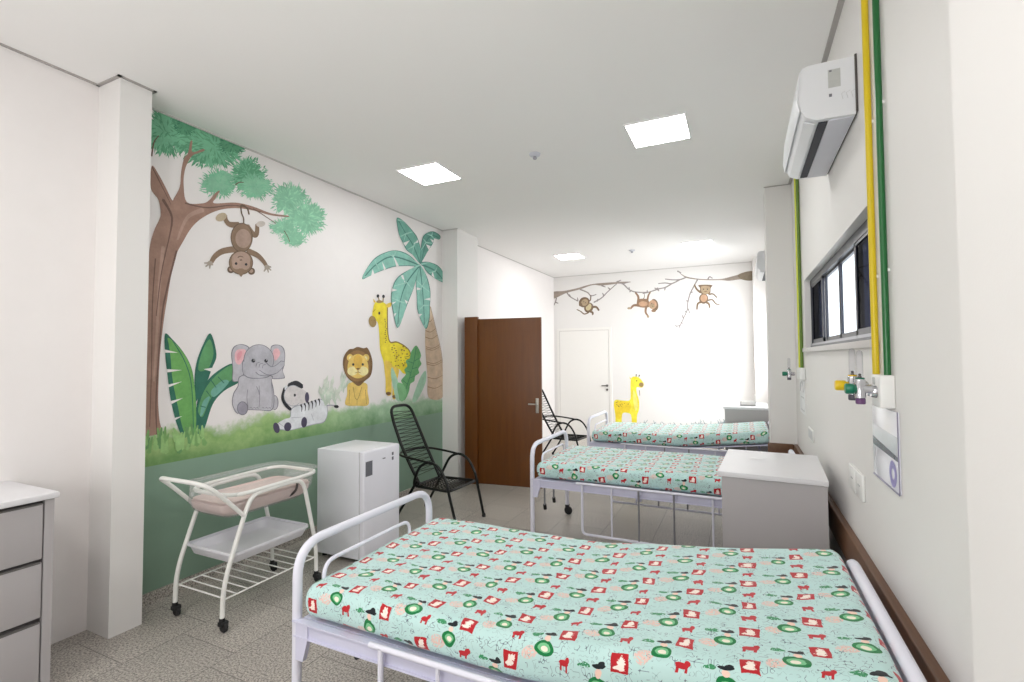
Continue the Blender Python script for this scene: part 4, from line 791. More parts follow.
['painted_shrub','painted pale grey-green shrub behind the zebra',[('S','sh_pale',[(3.551,1.197),(3.578,1.257),(3.606,1.318)],0.0108,0.047),('S','sh_pale',[(3.606,1.318),(3.628,1.37)],0.044,0.0055),('S','sh_pale',[(3.615,1.185),(3.586,1.228),(3.558,1.271)],0.0109,0.0471),('S','sh_pale',[(3.558,1.271),(3.535,1.325)],0.0429,0.0054),('S','sh_pale',[(3.407,1.262),(3.409,1.302),(3.411,1.341)],0.0103,0.0448),('S','sh_pale',[(3.411,1.341),(3.413,1.392)],0.0414,0.0052),('S','sh_pale2',[(3.379,1.314),(3.403,1.353),(3.427,1.392)],0.0103,0.0447),('S','sh_pale',[(3.427,1.392),(3.447,1.443)],0.0418,0.0052),('S','sh_pale',[(3.42,1.197),(3.427,1.232),(3.433,1.267)],0.0104,0.045),('S','sh_pale',[(3.433,1.267),(3.439,1.318)],0.0417,0.0052),('S','sh_pale',[(3.413,1.163),(3.429,1.192),(3.445,1.221)],0.0104,0.045),('S','sh_pale',[(3.445,1.221),(3.457,1.272)],0.0419,0.0052),('S','sh_pale',[(3.624,1.284),(3.626,1.353),(3.627,1.422)],0.011,0.0477),('S','sh_pale',[(3.627,1.422),(3.629,1.476)],0.0441,0.0055),('S','sh_pale2',[(3.427,1.163),(3.454,1.198),(3.482,1.234)],0.0105,0.0453),('S','sh_pale',[(3.482,1.234),(3.504,1.285)],0.0425,0.0053),('S','sh_pale',[(3.458,1.28),(3.437,1.318),(3.415,1.356)],0.0104,0.0451),('S','sh_pale',[(3.415,1.356),(3.398,1.408)],0.0412,0.0052),('S','sh_pale2',[(3.468,1.189),(3.473,1.241),(3.479,1.294)],0.0105,0.0456),('S','sh_pale',[(3.479,1.294),(3.483,1.346)],0.0422,0.0053),('S','sh_pale',[(3.394,1.286),(3.405,1.326),(3.416,1.368)],0.0103,0.0447),('S','sh_pale',[(3.416,1.368),(3.425,1.419)],0.0416,0.0052),('S','sh_pale',[(3.51,1.208),(3.539,1.239),(3.568,1.27)],0.0107,0.0465),('S','sh_pale',[(3.568,1.27),(3.592,1.322)],0.0436,0.0054),('S','sh_pale2',[(3.647,1.268),(3.65,1.316),(3.652,1.363)],0.0111,0.048),('S','sh_pale',[(3.652,1.363),(3.654,1.417)],0.0444,0.0056),('S','sh_pale',[(3.477,1.236),(3.45,1.268),(3.423,1.301)],0.0104,0.0453),('S','sh_pale',[(3.423,1.301),(3.401,1.354)],0.0412,0.0052),('S','sh_pale2',[(3.552,1.154),(3.536,1.191),(3.52,1.228)],0.0107,0.0464),('S','sh_pale',[(3.52,1.228),(3.507,1.281)],0.0425,0.0053),('S','sh_pale',[(3.471,1.28),(3.487,1.33),(3.503,1.38)],0.0106,0.0458),('S','sh_pale',[(3.503,1.38),(3.516,1.432)],0.0427,0.0053),('S','sh_pale2',[(3.541,1.19),(3.528,1.236),(3.516,1.282)],0.0107,0.0463),('S','sh_pale',[(3.516,1.282),(3.505,1.335)],0.0425,0.0053),('S','sh_pale',[(3.645,1.323),(3.652,1.368),(3.659,1.413)],0.0111,0.048),('S','sh_pale',[(3.659,1.413),(3.664,1.467)],0.0446,0.0056),('S','sh_pale2',[(3.471,1.167),(3.459,1.22),(3.447,1.272)],0.0105,0.0454),('S','sh_pale',[(3.447,1.272),(3.438,1.324)],0.0417,0.0052),('S','sh_pale2',[(3.461,1.193),(3.474,1.247),(3.487,1.3)],0.0105,0.0456),('S','sh_pale',[(3.487,1.3),(3.497,1.352)],0.0424,0.0053),('S','sh_pale2',[(3.661,1.308),(3.692,1.34),(3.724,1.372)],0.0112,0.0486),('S','sh_pale',[(3.724,1.372),(3.75,1.426)],0.0456,0.0057),('S','sh_pale2',[(3.385,1.211),(3.37,1.255),(3.355,1.299)],0.0102,0.0442),('S','sh_pale',[(3.355,1.299),(3.343,1.35)],0.0405,0.0051),('S','sh_pale2',[(3.417,1.161),(3.434,1.214),(3.451,1.268)],0.0104,0.045),('S','sh_pale',[(3.451,1.268),(3.465,1.319)],0.042,0.0053),('S','sh_pale2',[(3.613,1.317),(3.642,1.376),(3.67,1.435)],0.0111,0.0479),('S','sh_pale',[(3.67,1.435),(3.693,1.489)],0.0449,0.0056),('S','sh_pale2',[(3.405,1.269),(3.425,1.304),(3.445,1.339)],0.0104,0.045),('S','sh_pale',[(3.445,1.339),(3.461,1.39)],0.042,0.0052),('S','sh_pale2',[(3.415,1.173),(3.395,1.228),(3.376,1.283)],0.0103,0.0445),('S','sh_pale',[(3.376,1.283),(3.36,1.335)],0.0407,0.0051)]],
['painted_lion','painted yellow lion cub sitting with brown mane',[('F','ln_gold',[(3.722,1.355),(3.697,1.243),(3.677,1.145),(3.836,1.12),(4.004,1.116),(3.991,1.252),(3.962,1.343)],1),('S','ln_line',[(3.78,1.314),(3.808,1.207),(3.835,1.185)],0.0068,0.0046),('S','ln_line',[(3.903,1.307),(3.868,1.221),(3.841,1.181)],0.0069,0.0046),('S','ln_line',[(3.835,1.185),(3.836,1.123)],0.0069,0.0046),('S','ln_line',[(3.733,1.288),(3.724,1.147)],0.0067,0.0044),('S','ln_line',[(3.957,1.274),(3.975,1.125)],0.0071,0.0048),('F','mane',[(3.84,1.718),(3.929,1.706),(3.986,1.711),(4.044,1.627),(4.065,1.53),(4.037,1.42),(3.945,1.364),(3.861,1.319),(3.78,1.358),(3.688,1.423),(3.643,1.518),(3.648,1.612),(3.712,1.687),(3.778,1.698)],1),('E','mane2',(3.846,1.524),(0.1868,-0.0033),(0.0011,-0.1593)),('E','ln_gold',(3.736,1.608),(0.0451,-0.0001),(0.0003,-0.0362)),('E','ln_gold',(3.966,1.607),(0.049,-0.0001),(0.0002,-0.0378)),('E','ln_pale',(3.741,1.604),(0.0238,-0.0001),(0.0001,-0.0191)),('E','ln_pale',(3.96,1.603),(0.0258,-0.0001),(0.0001,-0.0199)),('F','ln_gold',[(3.846,1.646),(3.958,1.601),(4.001,1.511),(3.973,1.432),(3.847,1.397),(3.727,1.44),(3.7,1.517),(3.738,1.602)],1),('E','ln_pale',(3.768,1.473),(0.07,-0.0019),(0.0003,-0.046)),('E','ln_pale',(3.927,1.469),(0.0742,-0.002),(0.0003,-0.0473)),('F','ln_gold2',[(3.846,1.646),(3.91,1.591),(3.882,1.494),(3.811,1.495),(3.784,1.592)],1),('E','ink',(3.779,1.54),(0.0161,-0.0002),(0.0001,-0.0134)),('E','ink',(3.916,1.538),(0.0169,-0.0003),(0.0001,-0.0138)),('F','mane',[(3.817,1.503),(3.877,1.502),(3.847,1.479)],0),('S','ln_line',[(3.847,1.483),(3.847,1.463),(3.806,1.453)],0.0069,0.0046),('S','ln_line',[(3.847,1.463),(3.888,1.451)],0.007,0.0047)]],
['painted_giraffe','painted yellow spotted giraffe standing by palm trunk',[('F','gf_yel2',[(4.371,1.525),(4.505,1.479),(4.478,1.35),(4.455,1.157),(4.392,1.162),(4.398,1.354)],1),('F','gf_yel',[(4.11,2.2),(4.074,2.14),(4.062,2.047),(4.147,1.981),(4.169,1.858),(4.185,1.693),(4.242,1.558),(4.258,1.464),(4.275,1.359),(4.285,1.208),(4.372,1.198),(4.378,1.355),(4.387,1.503),(4.505,1.479),(4.575,1.429),(4.639,1.421),(4.689,1.475),(4.733,1.587),(4.699,1.688),(4.609,1.743),(4.453,1.787),(4.344,1.78),(4.311,1.864),(4.301,2.012),(4.306,2.161),(4.239,2.213)],1),('F','gf_yel2',[(4.258,1.569),(4.387,1.525),(4.378,1.355),(4.372,1.198),(4.285,1.208),(4.275,1.359)],1),('S','gf_line',[(4.303,2.181),(4.304,2.012),(4.314,1.868),(4.353,1.78),(4.47,1.784),(4.616,1.738),(4.71,1.677),(4.733,1.582)],0.019,0.0136),('E','gf_muz',(4.063,1.992),(0.0593,0.0096),(0.0127,-0.0597)),('E','gf_line',(4.042,2.003),(0.0088,0.0006),(0.0,-0.0061)),('E','gf_line',(4.087,2.006),(0.009,0.0006),(0.0,-0.0061)),('F','gf_yel2',[(4.277,2.192),(4.362,2.226),(4.362,2.183),(4.303,2.164)],1),('F','gf_yel2',[(4.116,2.201),(4.07,2.241),(4.08,2.197)],1),('S','gf_line',[(4.17,2.215),(4.152,2.267)],0.0176,0.0151),('S','gf_line',[(4.227,2.216),(4.233,2.271)],0.018,0.0154),('E','ink',(4.146,2.274),(0.0215,0.0024),(0.0001,-0.0186)),('E','ink',(4.236,2.28),(0.0222,0.0025),(0.0001,-0.0189)),('E','gf_muz',(4.17,2.215),(0.0497,0.0051),(0.0001,-0.0166)),('E','ink',(4.168,2.09),(0.0154,0.0012),(0.0001,-0.0166)),('S','gf_line',[(4.074,2.099),(4.104,2.126)],0.0075,0.005),('E','gf_line',(4.423,1.628),(0.0098,0.0),(0.0,-0.0069)),('E','gf_line',(4.43,1.713),(0.0151,0.0002),(0.0,-0.0063)),('E','gf_line',(4.646,1.648),(0.013,0.0001),(0.0,-0.0051)),('E','gf_line',(4.569,1.537),(0.0116,-0.0002),(0.0,-0.0077)),('E','gf_line',(4.616,1.615),(0.0098,-0.0),(0.0,-0.0046)),('E','gf_line',(4.658,1.649),(0.0137,0.0001),(0.0,-0.0084)),('E','gf_line',(4.6,1.522),(0.0106,-0.0002),(0.0,-0.008)),('E','gf_line',(4.498,1.519),(0.0144,-0.0002),(0.0,-0.0048)),('E','gf_line',(4.386,1.718),(0.0146,0.0002),(0.0,-0.0061)),('E','gf_line',(4.566,1.697),(0.0115,0.0001),(0.0,-0.0061)),('E','gf_line',(4.464,1.617),(0.0117,-0.0),(0.0,-0.0082)),('E','gf_line',(4.587,1.52),(0.0146,-0.0002),(0.0,-0.0088)),('E','gf_line',(4.583,1.736),(0.0147,0.0003),(0.0,-0.0087)),('E','gf_line',(4.673,1.621),(0.0137,-0.0),(0.0,-0.0054)),('E','gf_line',(4.645,1.62),(0.0098,-0.0),(0.0,-0.0047)),('E','gf_line',(4.369,1.558),(0.0099,-0.0001),(0.0,-0.0049)),('E','gf_line',(4.443,1.566),(0.0141,-0.0001),(0.0,-0.0045)),('E','gf_line',(4.601,1.689),(0.0149,0.0002),(0.0,-0.0088)),('E','gf_line',(4.521,1.501),(0.0096,-0.0002),(0.0,-0.0047)),('E','gf_line',(4.408,1.665),(0.0118,0.0001),(0.0,-0.005)),('E','gf_line',(4.45,1.514),(0.0143,-0.0003),(0.0,-0.0059)),('E','gf_line',(4.504,1.635),(0.0124,0.0),(0.0,-0.007)),('E','gf_line',(4.541,1.607),(0.0151,-0.0),(0.0,-0.0066)),('E','gf_line',(4.493,1.579),(0.0089,-0.0001),(0.0,-0.0057)),('E','gf_line',(4.702,1.635),(0.0123,0.0),(0.0,-0.0045)),('E','gf_line',(4.487,1.618),(0.007,-0.0),(0.0,-0.007)),('E','gf_line',(4.566,1.65),(0.013,0.0001),(0.0,-0.006)),('E','gf_line',(4.597,1.573),(0.0073,-0.0001),(0.0,-0.0047)),('E','gf_line',(4.585,1.51),(0.0093,-0.0002),(0.0,-0.0064)),('E','gf_line',(4.553,1.691),(0.0102,0.0001),(0.0,-0.0058)),('E','gf_line',(4.47,1.614),(0.0094,-0.0),(0.0,-0.006)),('E','gf_line',(4.545,1.575),(0.0097,-0.0001),(0.0,-0.0054)),('E','gf_line',(4.634,1.715),(0.0088,0.0001),(0.0,-0.0064)),('E','gf_line',(4.453,1.686),(0.0138,0.0001),(0.0,-0.0062)),('E','gf_line',(4.458,1.599),(0.0143,-0.0001),(0.0,-0.0063)),('E','gf_line',(4.417,1.745),(0.0111,0.0002),(0.0,-0.0051)),('E','gf_line',(4.635,1.544),(0.0088,-0.0001),(0.0,-0.0057)),('E','gf_line',(4.635,1.6),(0.0144,-0.0),(0.0,-0.006)),('E','gf_line',(4.383,1.697),(0.0132,0.0002),(0.0,-0.0054)),('E','gf_line',(4.462,1.663),(0.0103,0.0001),(0.0,-0.0061)),('E','gf_line',(4.495,1.515),(0.0148,-0.0003),(0.0,-0.0053)),('E','gf_line',(4.612,1.545),(0.013,-0.0002),(0.0,-0.0067)),('E','gf_line',(4.441,1.684),(0.0087,0.0001),(0.0,-0.0046)),('E','gf_line',(4.552,1.7),(0.0141,0.0002),(0.0,-0.0046)),('E','gf_line',(4.673,1.585),(0.0156,-0.0001),(0.0,-0.0085)),('E','gf_line',(4.671,1.619),(0.0074,-0.0),(0.0,-0.0078)),('E','gf_line',(4.261,2.03),(0.0095,0.0007),(0.0,-0.0063)),('E','gf_line',(4.265,2.009),(0.0096,0.0006),(0.0,-0.0063)),('E','gf_line',(4.277,1.989),(0.0096,0.0006),(0.0,-0.0063)),('E','gf_line',(4.273,1.968),(0.0096,0.0006),(0.0,-0.0063)),('E','gf_line',(4.269,1.946),(0.0096,0.0005),(0.0,-0.0063)),('E','gf_line',(4.286,1.926),(0.0096,0.0005),(0.0,-0.0063)),('E','gf_line',(4.276,1.905),(0.0096,0.0005),(0.0,-0.0063)),('E','gf_line',(4.267,1.883),(0.0096,0.0004),(0.0,-0.0063)),('E','gf_line',(4.265,1.862),(0.0095,0.0004),(0.0,-0.0063)),('E','gf_line',(4.284,1.842),(0.0096,0.0004),(0.0,-0.0063)),('E','gf_line',(4.272,1.82),(0.0096,0.0003),(0.0,-0.0063)),('E','gf_line',(4.282,1.8),(0.0096,0.0003),(0.0,-0.0063)),('E','gf_line',(4.268,1.778),(0.0095,0.0003),(0.0,-0.0063)),('E','mane',(4.323,1.21),(0.0422,-0.0029),(0.0001,-0.0189)),('E','mane',(4.429,1.168),(0.0403,-0.003),(0.0001,-0.0193))]],
['painted_plant','painted leafy green plant in front of giraffe',[('F','pl_pale',[(4.387,1.499),(4.472,1.372),(4.534,1.217),(4.527,1.117),(4.455,1.136),(4.398,1.29),(4.365,1.419)],1),('F','pl_pale',[(5.026,1.444),(5.034,1.325),(4.947,1.19),(4.831,1.083),(4.756,1.099),(4.831,1.243),(4.927,1.377)],1),('F','pl_green',[(4.837,1.752),(4.93,1.644),(4.907,1.581),(4.938,1.528),(4.876,1.471),(4.892,1.42),(4.815,1.385),(4.793,1.325),(4.719,1.295),(4.69,1.207),(4.618,1.119),(4.52,1.122),(4.513,1.218),(4.575,1.291),(4.547,1.347),(4.631,1.41),(4.603,1.466),(4.66,1.509),(4.631,1.57),(4.703,1.598),(4.736,1.677)],1),('S','pl_dark',[(4.83,1.724),(4.774,1.519),(4.664,1.297),(4.569,1.127)],0.0113,0.0085),('S','pl_dark',[(4.792,1.564),(4.888,1.598)],0.009,0.006),('S','pl_dark',[(4.755,1.474),(4.853,1.49)],0.0089,0.0059),('S','pl_dark',[(4.7,1.363),(4.793,1.386)],0.0088,0.0058),('S','pl_dark',[(4.774,1.541),(4.674,1.565)],0.0085,0.0057),('S','pl_dark',[(4.737,1.429),(4.639,1.454)],0.0085,0.0056),('S','pl_dark',[(4.664,1.297),(4.575,1.346)],0.0083,0.0056),('F','pl_green2',[(4.575,1.302),(4.646,1.209),(4.593,1.116),(4.527,1.122),(4.472,1.307)],1)]],
['painted_palm','painted palm tree with teal fronds and tan trunk',[('F','pm_trunk',[(5.026,1.976),(5.075,2.158),(5.133,2.254),(5.213,2.047),(5.365,1.683),(5.419,1.358),(5.4,1.086),(5.091,1.109),(5.067,1.371),(5.026,1.656),(5.014,1.845)],1),('S','pm_ring',[(5.058,2.075),(5.124,2.061),(5.192,2.109)],0.0127,0.0063),('S','pm_ring',[(5.026,1.943),(5.133,1.929),(5.243,1.978)],0.0127,0.0063),('S','pm_ring',[(5.026,1.86),(5.154,1.845),(5.286,1.894)],0.0127,0.0064),('S','pm_ring',[(5.034,1.741),(5.183,1.725),(5.339,1.772)],0.0128,0.0064),('S','pm_ring',[(5.038,1.718),(5.185,1.701),(5.339,1.747)],0.0128,0.0064),('S','pm_ring',[(5.046,1.552),(5.213,1.531),(5.388,1.573)],0.0129,0.0064),('S','pm_ring',[(5.05,1.528),(5.215,1.507),(5.388,1.548)],0.0129,0.0064),('S','pm_ring',[(5.071,1.362),(5.236,1.336),(5.41,1.374)],0.0129,0.0065),('S','pm_ring',[(5.075,1.243),(5.234,1.215),(5.401,1.25)],0.0129,0.0064),('S','pm_ring',[(5.133,2.247),(5.222,2.047),(5.374,1.683),(5.428,1.358),(5.409,1.097)],0.01,0.01),('F','pm_dark',[(4.461,3.208),(4.583,3.206),(4.77,3.126),(4.866,3.055),(4.945,2.879),(4.925,2.758),(4.771,2.835),(4.645,2.872),(4.573,2.943),(4.513,3.01),(4.478,3.091)],1),('F','pm_mid',[(4.471,3.204),(4.594,3.202),(4.759,3.117),(4.854,3.045),(4.933,2.884),(4.913,2.763),(4.759,2.84),(4.656,2.881),(4.584,2.952),(4.524,3.006),(4.489,3.087)],1),('S','pm_dark',[(4.485,3.192),(4.63,3.064),(4.778,2.947),(4.913,2.763)],0.0118,0.0207),('F','wallpaint',[(4.577,2.946),(4.703,3.001),(4.62,2.915)],0),('F','wallpaint',[(4.854,3.045),(4.778,2.975),(4.874,3.014)],0),('S','pm_rib',[(4.485,3.192),(4.594,3.202)],0.017,0.0057),('S','pm_rib',[(4.63,3.064),(4.759,3.117)],0.0177,0.0059),('S','pm_rib',[(4.778,2.947),(4.854,3.045)],0.0181,0.006),('S','pm_rib',[(4.778,2.947),(4.759,2.84)],0.0177,0.0059),('S','pm_rib',[(4.778,2.947),(4.656,2.881)],0.0172,0.0057),('S','pm_rib',[(4.63,3.064),(4.584,2.952)],0.017,0.0057),('S','pm_rib',[(4.63,3.064),(4.524,3.006)],0.0167,0.0056),('F','pm_dark',[(4.913,2.767),(4.921,2.922),(4.961,3.087),(5.042,3.166),(5.193,3.225),(5.346,3.21),(5.346,3.16),(5.223,3.145),(5.18,3.059),(5.042,2.91)],1),('F','pm_mid2',[(4.925,2.776),(4.933,2.932),(4.973,3.083),(5.054,3.161),(5.18,3.215),(5.332,3.2),(5.332,3.149),(5.21,3.135),(5.167,3.064),(5.054,2.92)],1),('S','pm_dark',[(5.315,3.171),(5.158,3.16),(5.034,3.048),(4.933,2.766)],0.0126,0.022),('F','wallpaint',[(5.137,3.021),(5.034,3.024),(5.095,2.964)],0),('F','wallpaint',[(5.201,3.108),(5.125,3.116),(5.18,3.074)],0),('S','pm_rib',[(5.034,3.048),(4.933,2.932)],0.0184,0.0061),('S','pm_rib',[(5.034,3.048),(4.973,3.083)],0.0186,0.0062),('S','pm_rib',[(5.158,3.16),(5.054,3.161)],0.0189,0.0063),('S','pm_rib',[(5.158,3.16),(5.18,3.215)],0.0195,0.0065),('S','pm_rib',[(5.158,3.16),(5.21,3.135)],0.0196,0.0065),('S','pm_rib',[(5.034,3.048),(5.167,3.064)],0.0194,0.0065),('F','pm_dark',[(4.921,2.771),(5.083,2.811),(5.301,2.8),(5.436,2.718),(5.449,2.606),(5.301,2.61),(5.083,2.664),(4.981,2.734)],1),('F','pm_mid',[(4.933,2.766),(5.095,2.806),(5.288,2.79),(5.422,2.724),(5.435,2.612),(5.287,2.616),(5.095,2.673),(4.993,2.729)],1),('S','pm_dark',[(5.422,2.627),(5.244,2.721),(4.933,2.754)],0.0131,0.0229),('F','wallpaint',[(5.158,2.646),(5.179,2.711),(5.222,2.629)],0),('S','pm_rib',[(4.933,2.754),(5.095,2.806)],0.0191,0.0064),('S','pm_rib',[(5.244,2.721),(5.288,2.79)],0.0199,0.0066),('S','pm_rib',[(5.422,2.627),(5.422,2.724)],0.0204,0.0068),('S','pm_rib',[(5.422,2.627),(5.287,2.616)],0.0198,0.0066),('S','pm_rib',[(5.244,2.721),(5.095,2.673)],0.019,0.0063),('F','pm_dark',[(4.886,2.727),(4.696,2.823),(4.465,2.834),(4.264,2.773),(4.078,2.665),(3.933,2.496),(3.905,2.422),(4.005,2.467),(4.17,2.544),(4.415,2.637),(4.66,2.689)],1),('F','pm_light',[(4.874,2.732),(4.685,2.814),(4.455,2.826),(4.273,2.769),(4.087,2.661),(3.941,2.504),(3.913,2.429),(4.014,2.474),(4.18,2.552),(4.405,2.642),(4.649,2.694)],1),('S','pm_dark',[(3.936,2.453),(4.118,2.614),(4.405,2.751),(4.894,2.74)],0.0108,0.0189),('F','wallpaint',[(4.035,2.477),(4.058,2.553),(4.088,2.506)],0),('F','wallpaint',[(4.242,2.572),(4.21,2.662),(4.274,2.592)],0),('F','wallpaint',[(4.456,2.646),(4.388,2.78),(4.5,2.664)],0),('S','pm_rib',[(4.894,2.74),(4.685,2.814)],0.0174,0.0058),('S','pm_rib',[(4.405,2.751),(4.455,2.826)],0.0164,0.0055),('S','pm_rib',[(4.405,2.751),(4.273,2.769)],0.0157,0.0052),('S','pm_rib',[(4.118,2.614),(4.087,2.661)],0.015,0.005),('S','pm_rib',[(3.936,2.453),(4.014,2.474)],0.0146,0.0049),('S','pm_rib',[(4.118,2.614),(4.18,2.552)],0.0153,0.0051),('S','pm_rib',[(4.405,2.751),(4.405,2.642)],0.0162,0.0054),('F','pm_dark',[(4.882,2.729),(4.824,2.545),(4.844,2.348),(4.863,2.164),(5.026,1.963),(5.108,2.088),(5.12,2.258),(5.129,2.443),(5.066,2.603),(4.961,2.707)],1),('F','pm_light',[(4.894,2.724),(4.836,2.54),(4.855,2.356),(4.875,2.172),(5.014,1.97),(5.095,2.094),(5.108,2.264),(5.116,2.434),(5.054,2.594),(4.973,2.702)],1),('S','pm_dark',[(5.001,1.993),(4.985,2.252),(4.953,2.485),(4.906,2.738)],0.0123,0.0215),('F','wallpaint',[(4.844,2.459),(4.953,2.45),(4.844,2.424)],0),('F','wallpaint',[(5.124,2.362),(4.993,2.329),(5.124,2.328)],0),('F','wallpaint',[(4.867,2.136),(4.953,2.143),(4.891,2.098)],0),('S','pm_rib',[(4.953,2.485),(4.836,2.54)],0.0179,0.006),('S','pm_rib',[(4.953,2.485),(4.855,2.356)],0.018,0.006),('S','pm_rib',[(4.985,2.252),(4.875,2.172)],0.018,0.006),('S','pm_rib',[(5.001,1.993),(5.095,2.094)],0.0189,0.0063),('S','pm_rib',[(4.985,2.252),(5.108,2.264)],0.019,0.0063),('S','pm_rib',[(4.953,2.485),(5.116,2.434)],0.0191,0.0064),('S','pm_rib',[(4.953,2.485),(5.054,2.594)],0.0188,0.0063),('F','pm_dark',[(4.906,2.745),(4.734,2.669),(4.497,2.542),(4.396,2.419),(4.363,2.273),(4.397,2.125),(4.472,1.946),(4.568,2.073),(4.661,2.237),(4.771,2.422),(4.847,2.595)],1),('F','pm_light',[(4.894,2.736),(4.722,2.661),(4.508,2.537),(4.406,2.414),(4.373,2.28),(4.407,2.132),(4.482,1.953),(4.579,2.08),(4.65,2.243),(4.76,2.414),(4.836,2.586)],1),('S','pm_dark',[(4.482,1.975),(4.526,2.253),(4.65,2.491),(4.906,2.738)],0.0114,0.02),('F','wallpaint',[(4.373,2.388),(4.474,2.379),(4.373,2.349)],0),('F','wallpaint',[(4.535,2.553),(4.621,2.475),(4.578,2.57)],0),('F','wallpaint',[(4.38,2.227),(4.457,2.246),(4.387,2.204)],0),('F','wallpaint',[(4.668,2.267),(4.607,2.283),(4.643,2.229)],0),('F','wallpaint',[(4.407,2.1),(4.458,2.115),(4.424,2.069)],0),('S','pm_rib',[(4.906,2.738),(4.722,2.661)],0.0175,0.0058),('S','pm_rib',[(4.65,2.491),(4.508,2.537)],0.0166,0.0055),('S','pm_rib',[(4.65,2.491),(4.406,2.414)],0.0162,0.0054),('S','pm_rib',[(4.526,2.253),(4.373,2.28)],0.016,0.0053),('S','pm_rib',[(4.482,1.975),(4.579,2.08)],0.0168,0.0056),('S','pm_rib',[(4.526,2.253),(4.65,2.243)],0.0171,0.0057),('S','pm_rib',[(4.65,2.491),(4.76,2.414)],0.0176,0.0059)]]],[['painted_branch','painted bare grey branches with hanging twigs',[('F','br_brown',[(-3.56,2.979),(-3.321,2.987),(-3.041,3.025),(-2.699,3.09),(-2.215,3.095),(-1.96,3.085),(-1.961,3.068),(-2.173,3.062),(-2.521,3.045),(-2.699,3.068),(-2.972,2.998),(-3.275,2.939),(-3.561,2.836)],1),('S','br_grey',[(-2.972,2.998),(-2.813,2.921),(-2.746,2.851),(-2.634,2.871)],0.0289,0.0178),('S','br_grey',[(-3.251,2.937),(-3.182,2.855),(-3.021,2.756)],0.0297,0.0183),('S','br_grey',[(-3.489,2.846),(-3.514,2.761),(-3.551,2.694)],0.0303,0.0187),('S','br_grey',[(-3.514,2.761),(-3.454,2.735)],0.0302,0.0186),('S','br_grey',[(-2.681,2.716),(-2.524,2.795),(-2.391,2.917),(-2.216,3.056)],0.0283,0.0174),('S','br_grey',[(-2.347,2.957),(-2.39,2.993)],0.0283,0.0174),('S','br_grey',[(-2.48,2.835),(-2.501,2.891)],0.0285,0.0175),('S','br_grey',[(-2.215,3.095),(-2.129,3.125)],0.0278,0.0171),('S','br_grey',[(-2.173,3.075),(-2.088,3.047),(-1.963,2.922),(-1.838,2.871),(-1.632,2.852),(-1.51,2.872),(-1.381,2.905)],0.0272,0.0168),('S','br_grey',[(-1.963,2.922),(-1.972,2.976)],0.0275,0.0169),('S','br_grey',[(-1.921,2.908),(-1.963,2.879)],0.0275,0.0169),('S','br_grey',[(-1.622,2.851),(-1.621,2.889)],0.0269,0.0165),('S','br_grey',[(-1.459,2.889),(-1.419,2.928)],0.0265,0.0163),('S','br_grey',[(-2.521,3.045),(-2.445,3.011)],0.0284,0.0175),('S','br_grey',[(-2.614,2.734),(-2.602,2.777)],0.0286,0.0176),('S','br_grey',[(-3.182,2.855),(-3.205,2.905)],0.0298,0.0183),('S','br_grey',[(-2.088,3.047),(-2.045,3.062),(-1.971,3.078)],0.0276,0.017),('S','br_grey',[(-3.02,2.767),(-3.031,2.828)],0.0294,0.0181),('F','br_brown',[(-1.034,3.202),(-0.914,3.112),(-0.717,3.054),(-0.523,3.027),(-0.294,3.015),(-0.106,3.05),(0.042,3.083),(0.215,3.116),(0.217,2.955),(0.022,2.983),(-0.163,2.972),(-0.294,2.992),(-0.523,3.007),(-0.717,3.033),(-0.915,3.086)],1),('F','br_dark',[(-0.013,3.073),(0.215,3.116),(0.217,2.955),(0.04,2.982)],1),('S','br_grey',[(-0.915,3.086),(-1.016,3.055),(-1.158,3.062),(-1.281,3.086)],0.0272,0.0168),('S','br_grey',[(-1.016,3.055),(-1.159,2.991),(-1.283,3.01),(-1.408,3.008)],0.0275,0.0169),('S','br_grey',[(-1.159,2.991),(-1.284,2.924),(-1.43,2.901),(-1.579,2.856),(-1.707,2.831)],0.0277,0.0171),('S','br_grey',[(-1.054,3.219),(-0.994,3.182)],0.027,0.0166),('S','br_grey',[(-0.523,3.027),(-0.493,3.069),(-0.446,3.038)],0.026,0.016),('S','br_grey',[(-0.698,3.042),(-0.759,2.931),(-0.841,2.767),(-0.883,2.601),(-0.895,2.475),(-0.958,2.329),(-1.02,2.204),(-1.081,2.174)],0.0267,0.0164),('S','br_grey',[(-0.883,2.643),(-0.918,2.645)],0.0267,0.0165),('S','br_grey',[(-0.896,2.453),(-0.946,2.435)],0.0268,0.0165),('S','br_grey',[(-0.968,2.33),(-0.991,2.394)],0.0268,0.0165),('S','br_grey',[(-0.84,2.789),(-0.79,2.807)],0.0265,0.0163),('S','br_grey',[(-0.875,2.495),(-0.851,2.409)],0.0266,0.0164),('S','br_grey',[(-1.02,2.204),(-1.052,2.131)],0.0269,0.0166),('S','br_grey',[(-1.081,2.174),(-1.122,2.186)],0.027,0.0166),('S','br_grey',[(-1.009,2.246),(-0.98,2.224)],0.0268,0.0165),('S','br_grey',[(-1.284,2.924),(-1.295,2.871)],0.0275,0.0169),('S','br_grey',[(-1.43,2.901),(-1.482,2.926)],0.0278,0.0171),('S','br_grey',[(-1.43,2.901),(-1.399,2.862)],0.0277,0.017)]],
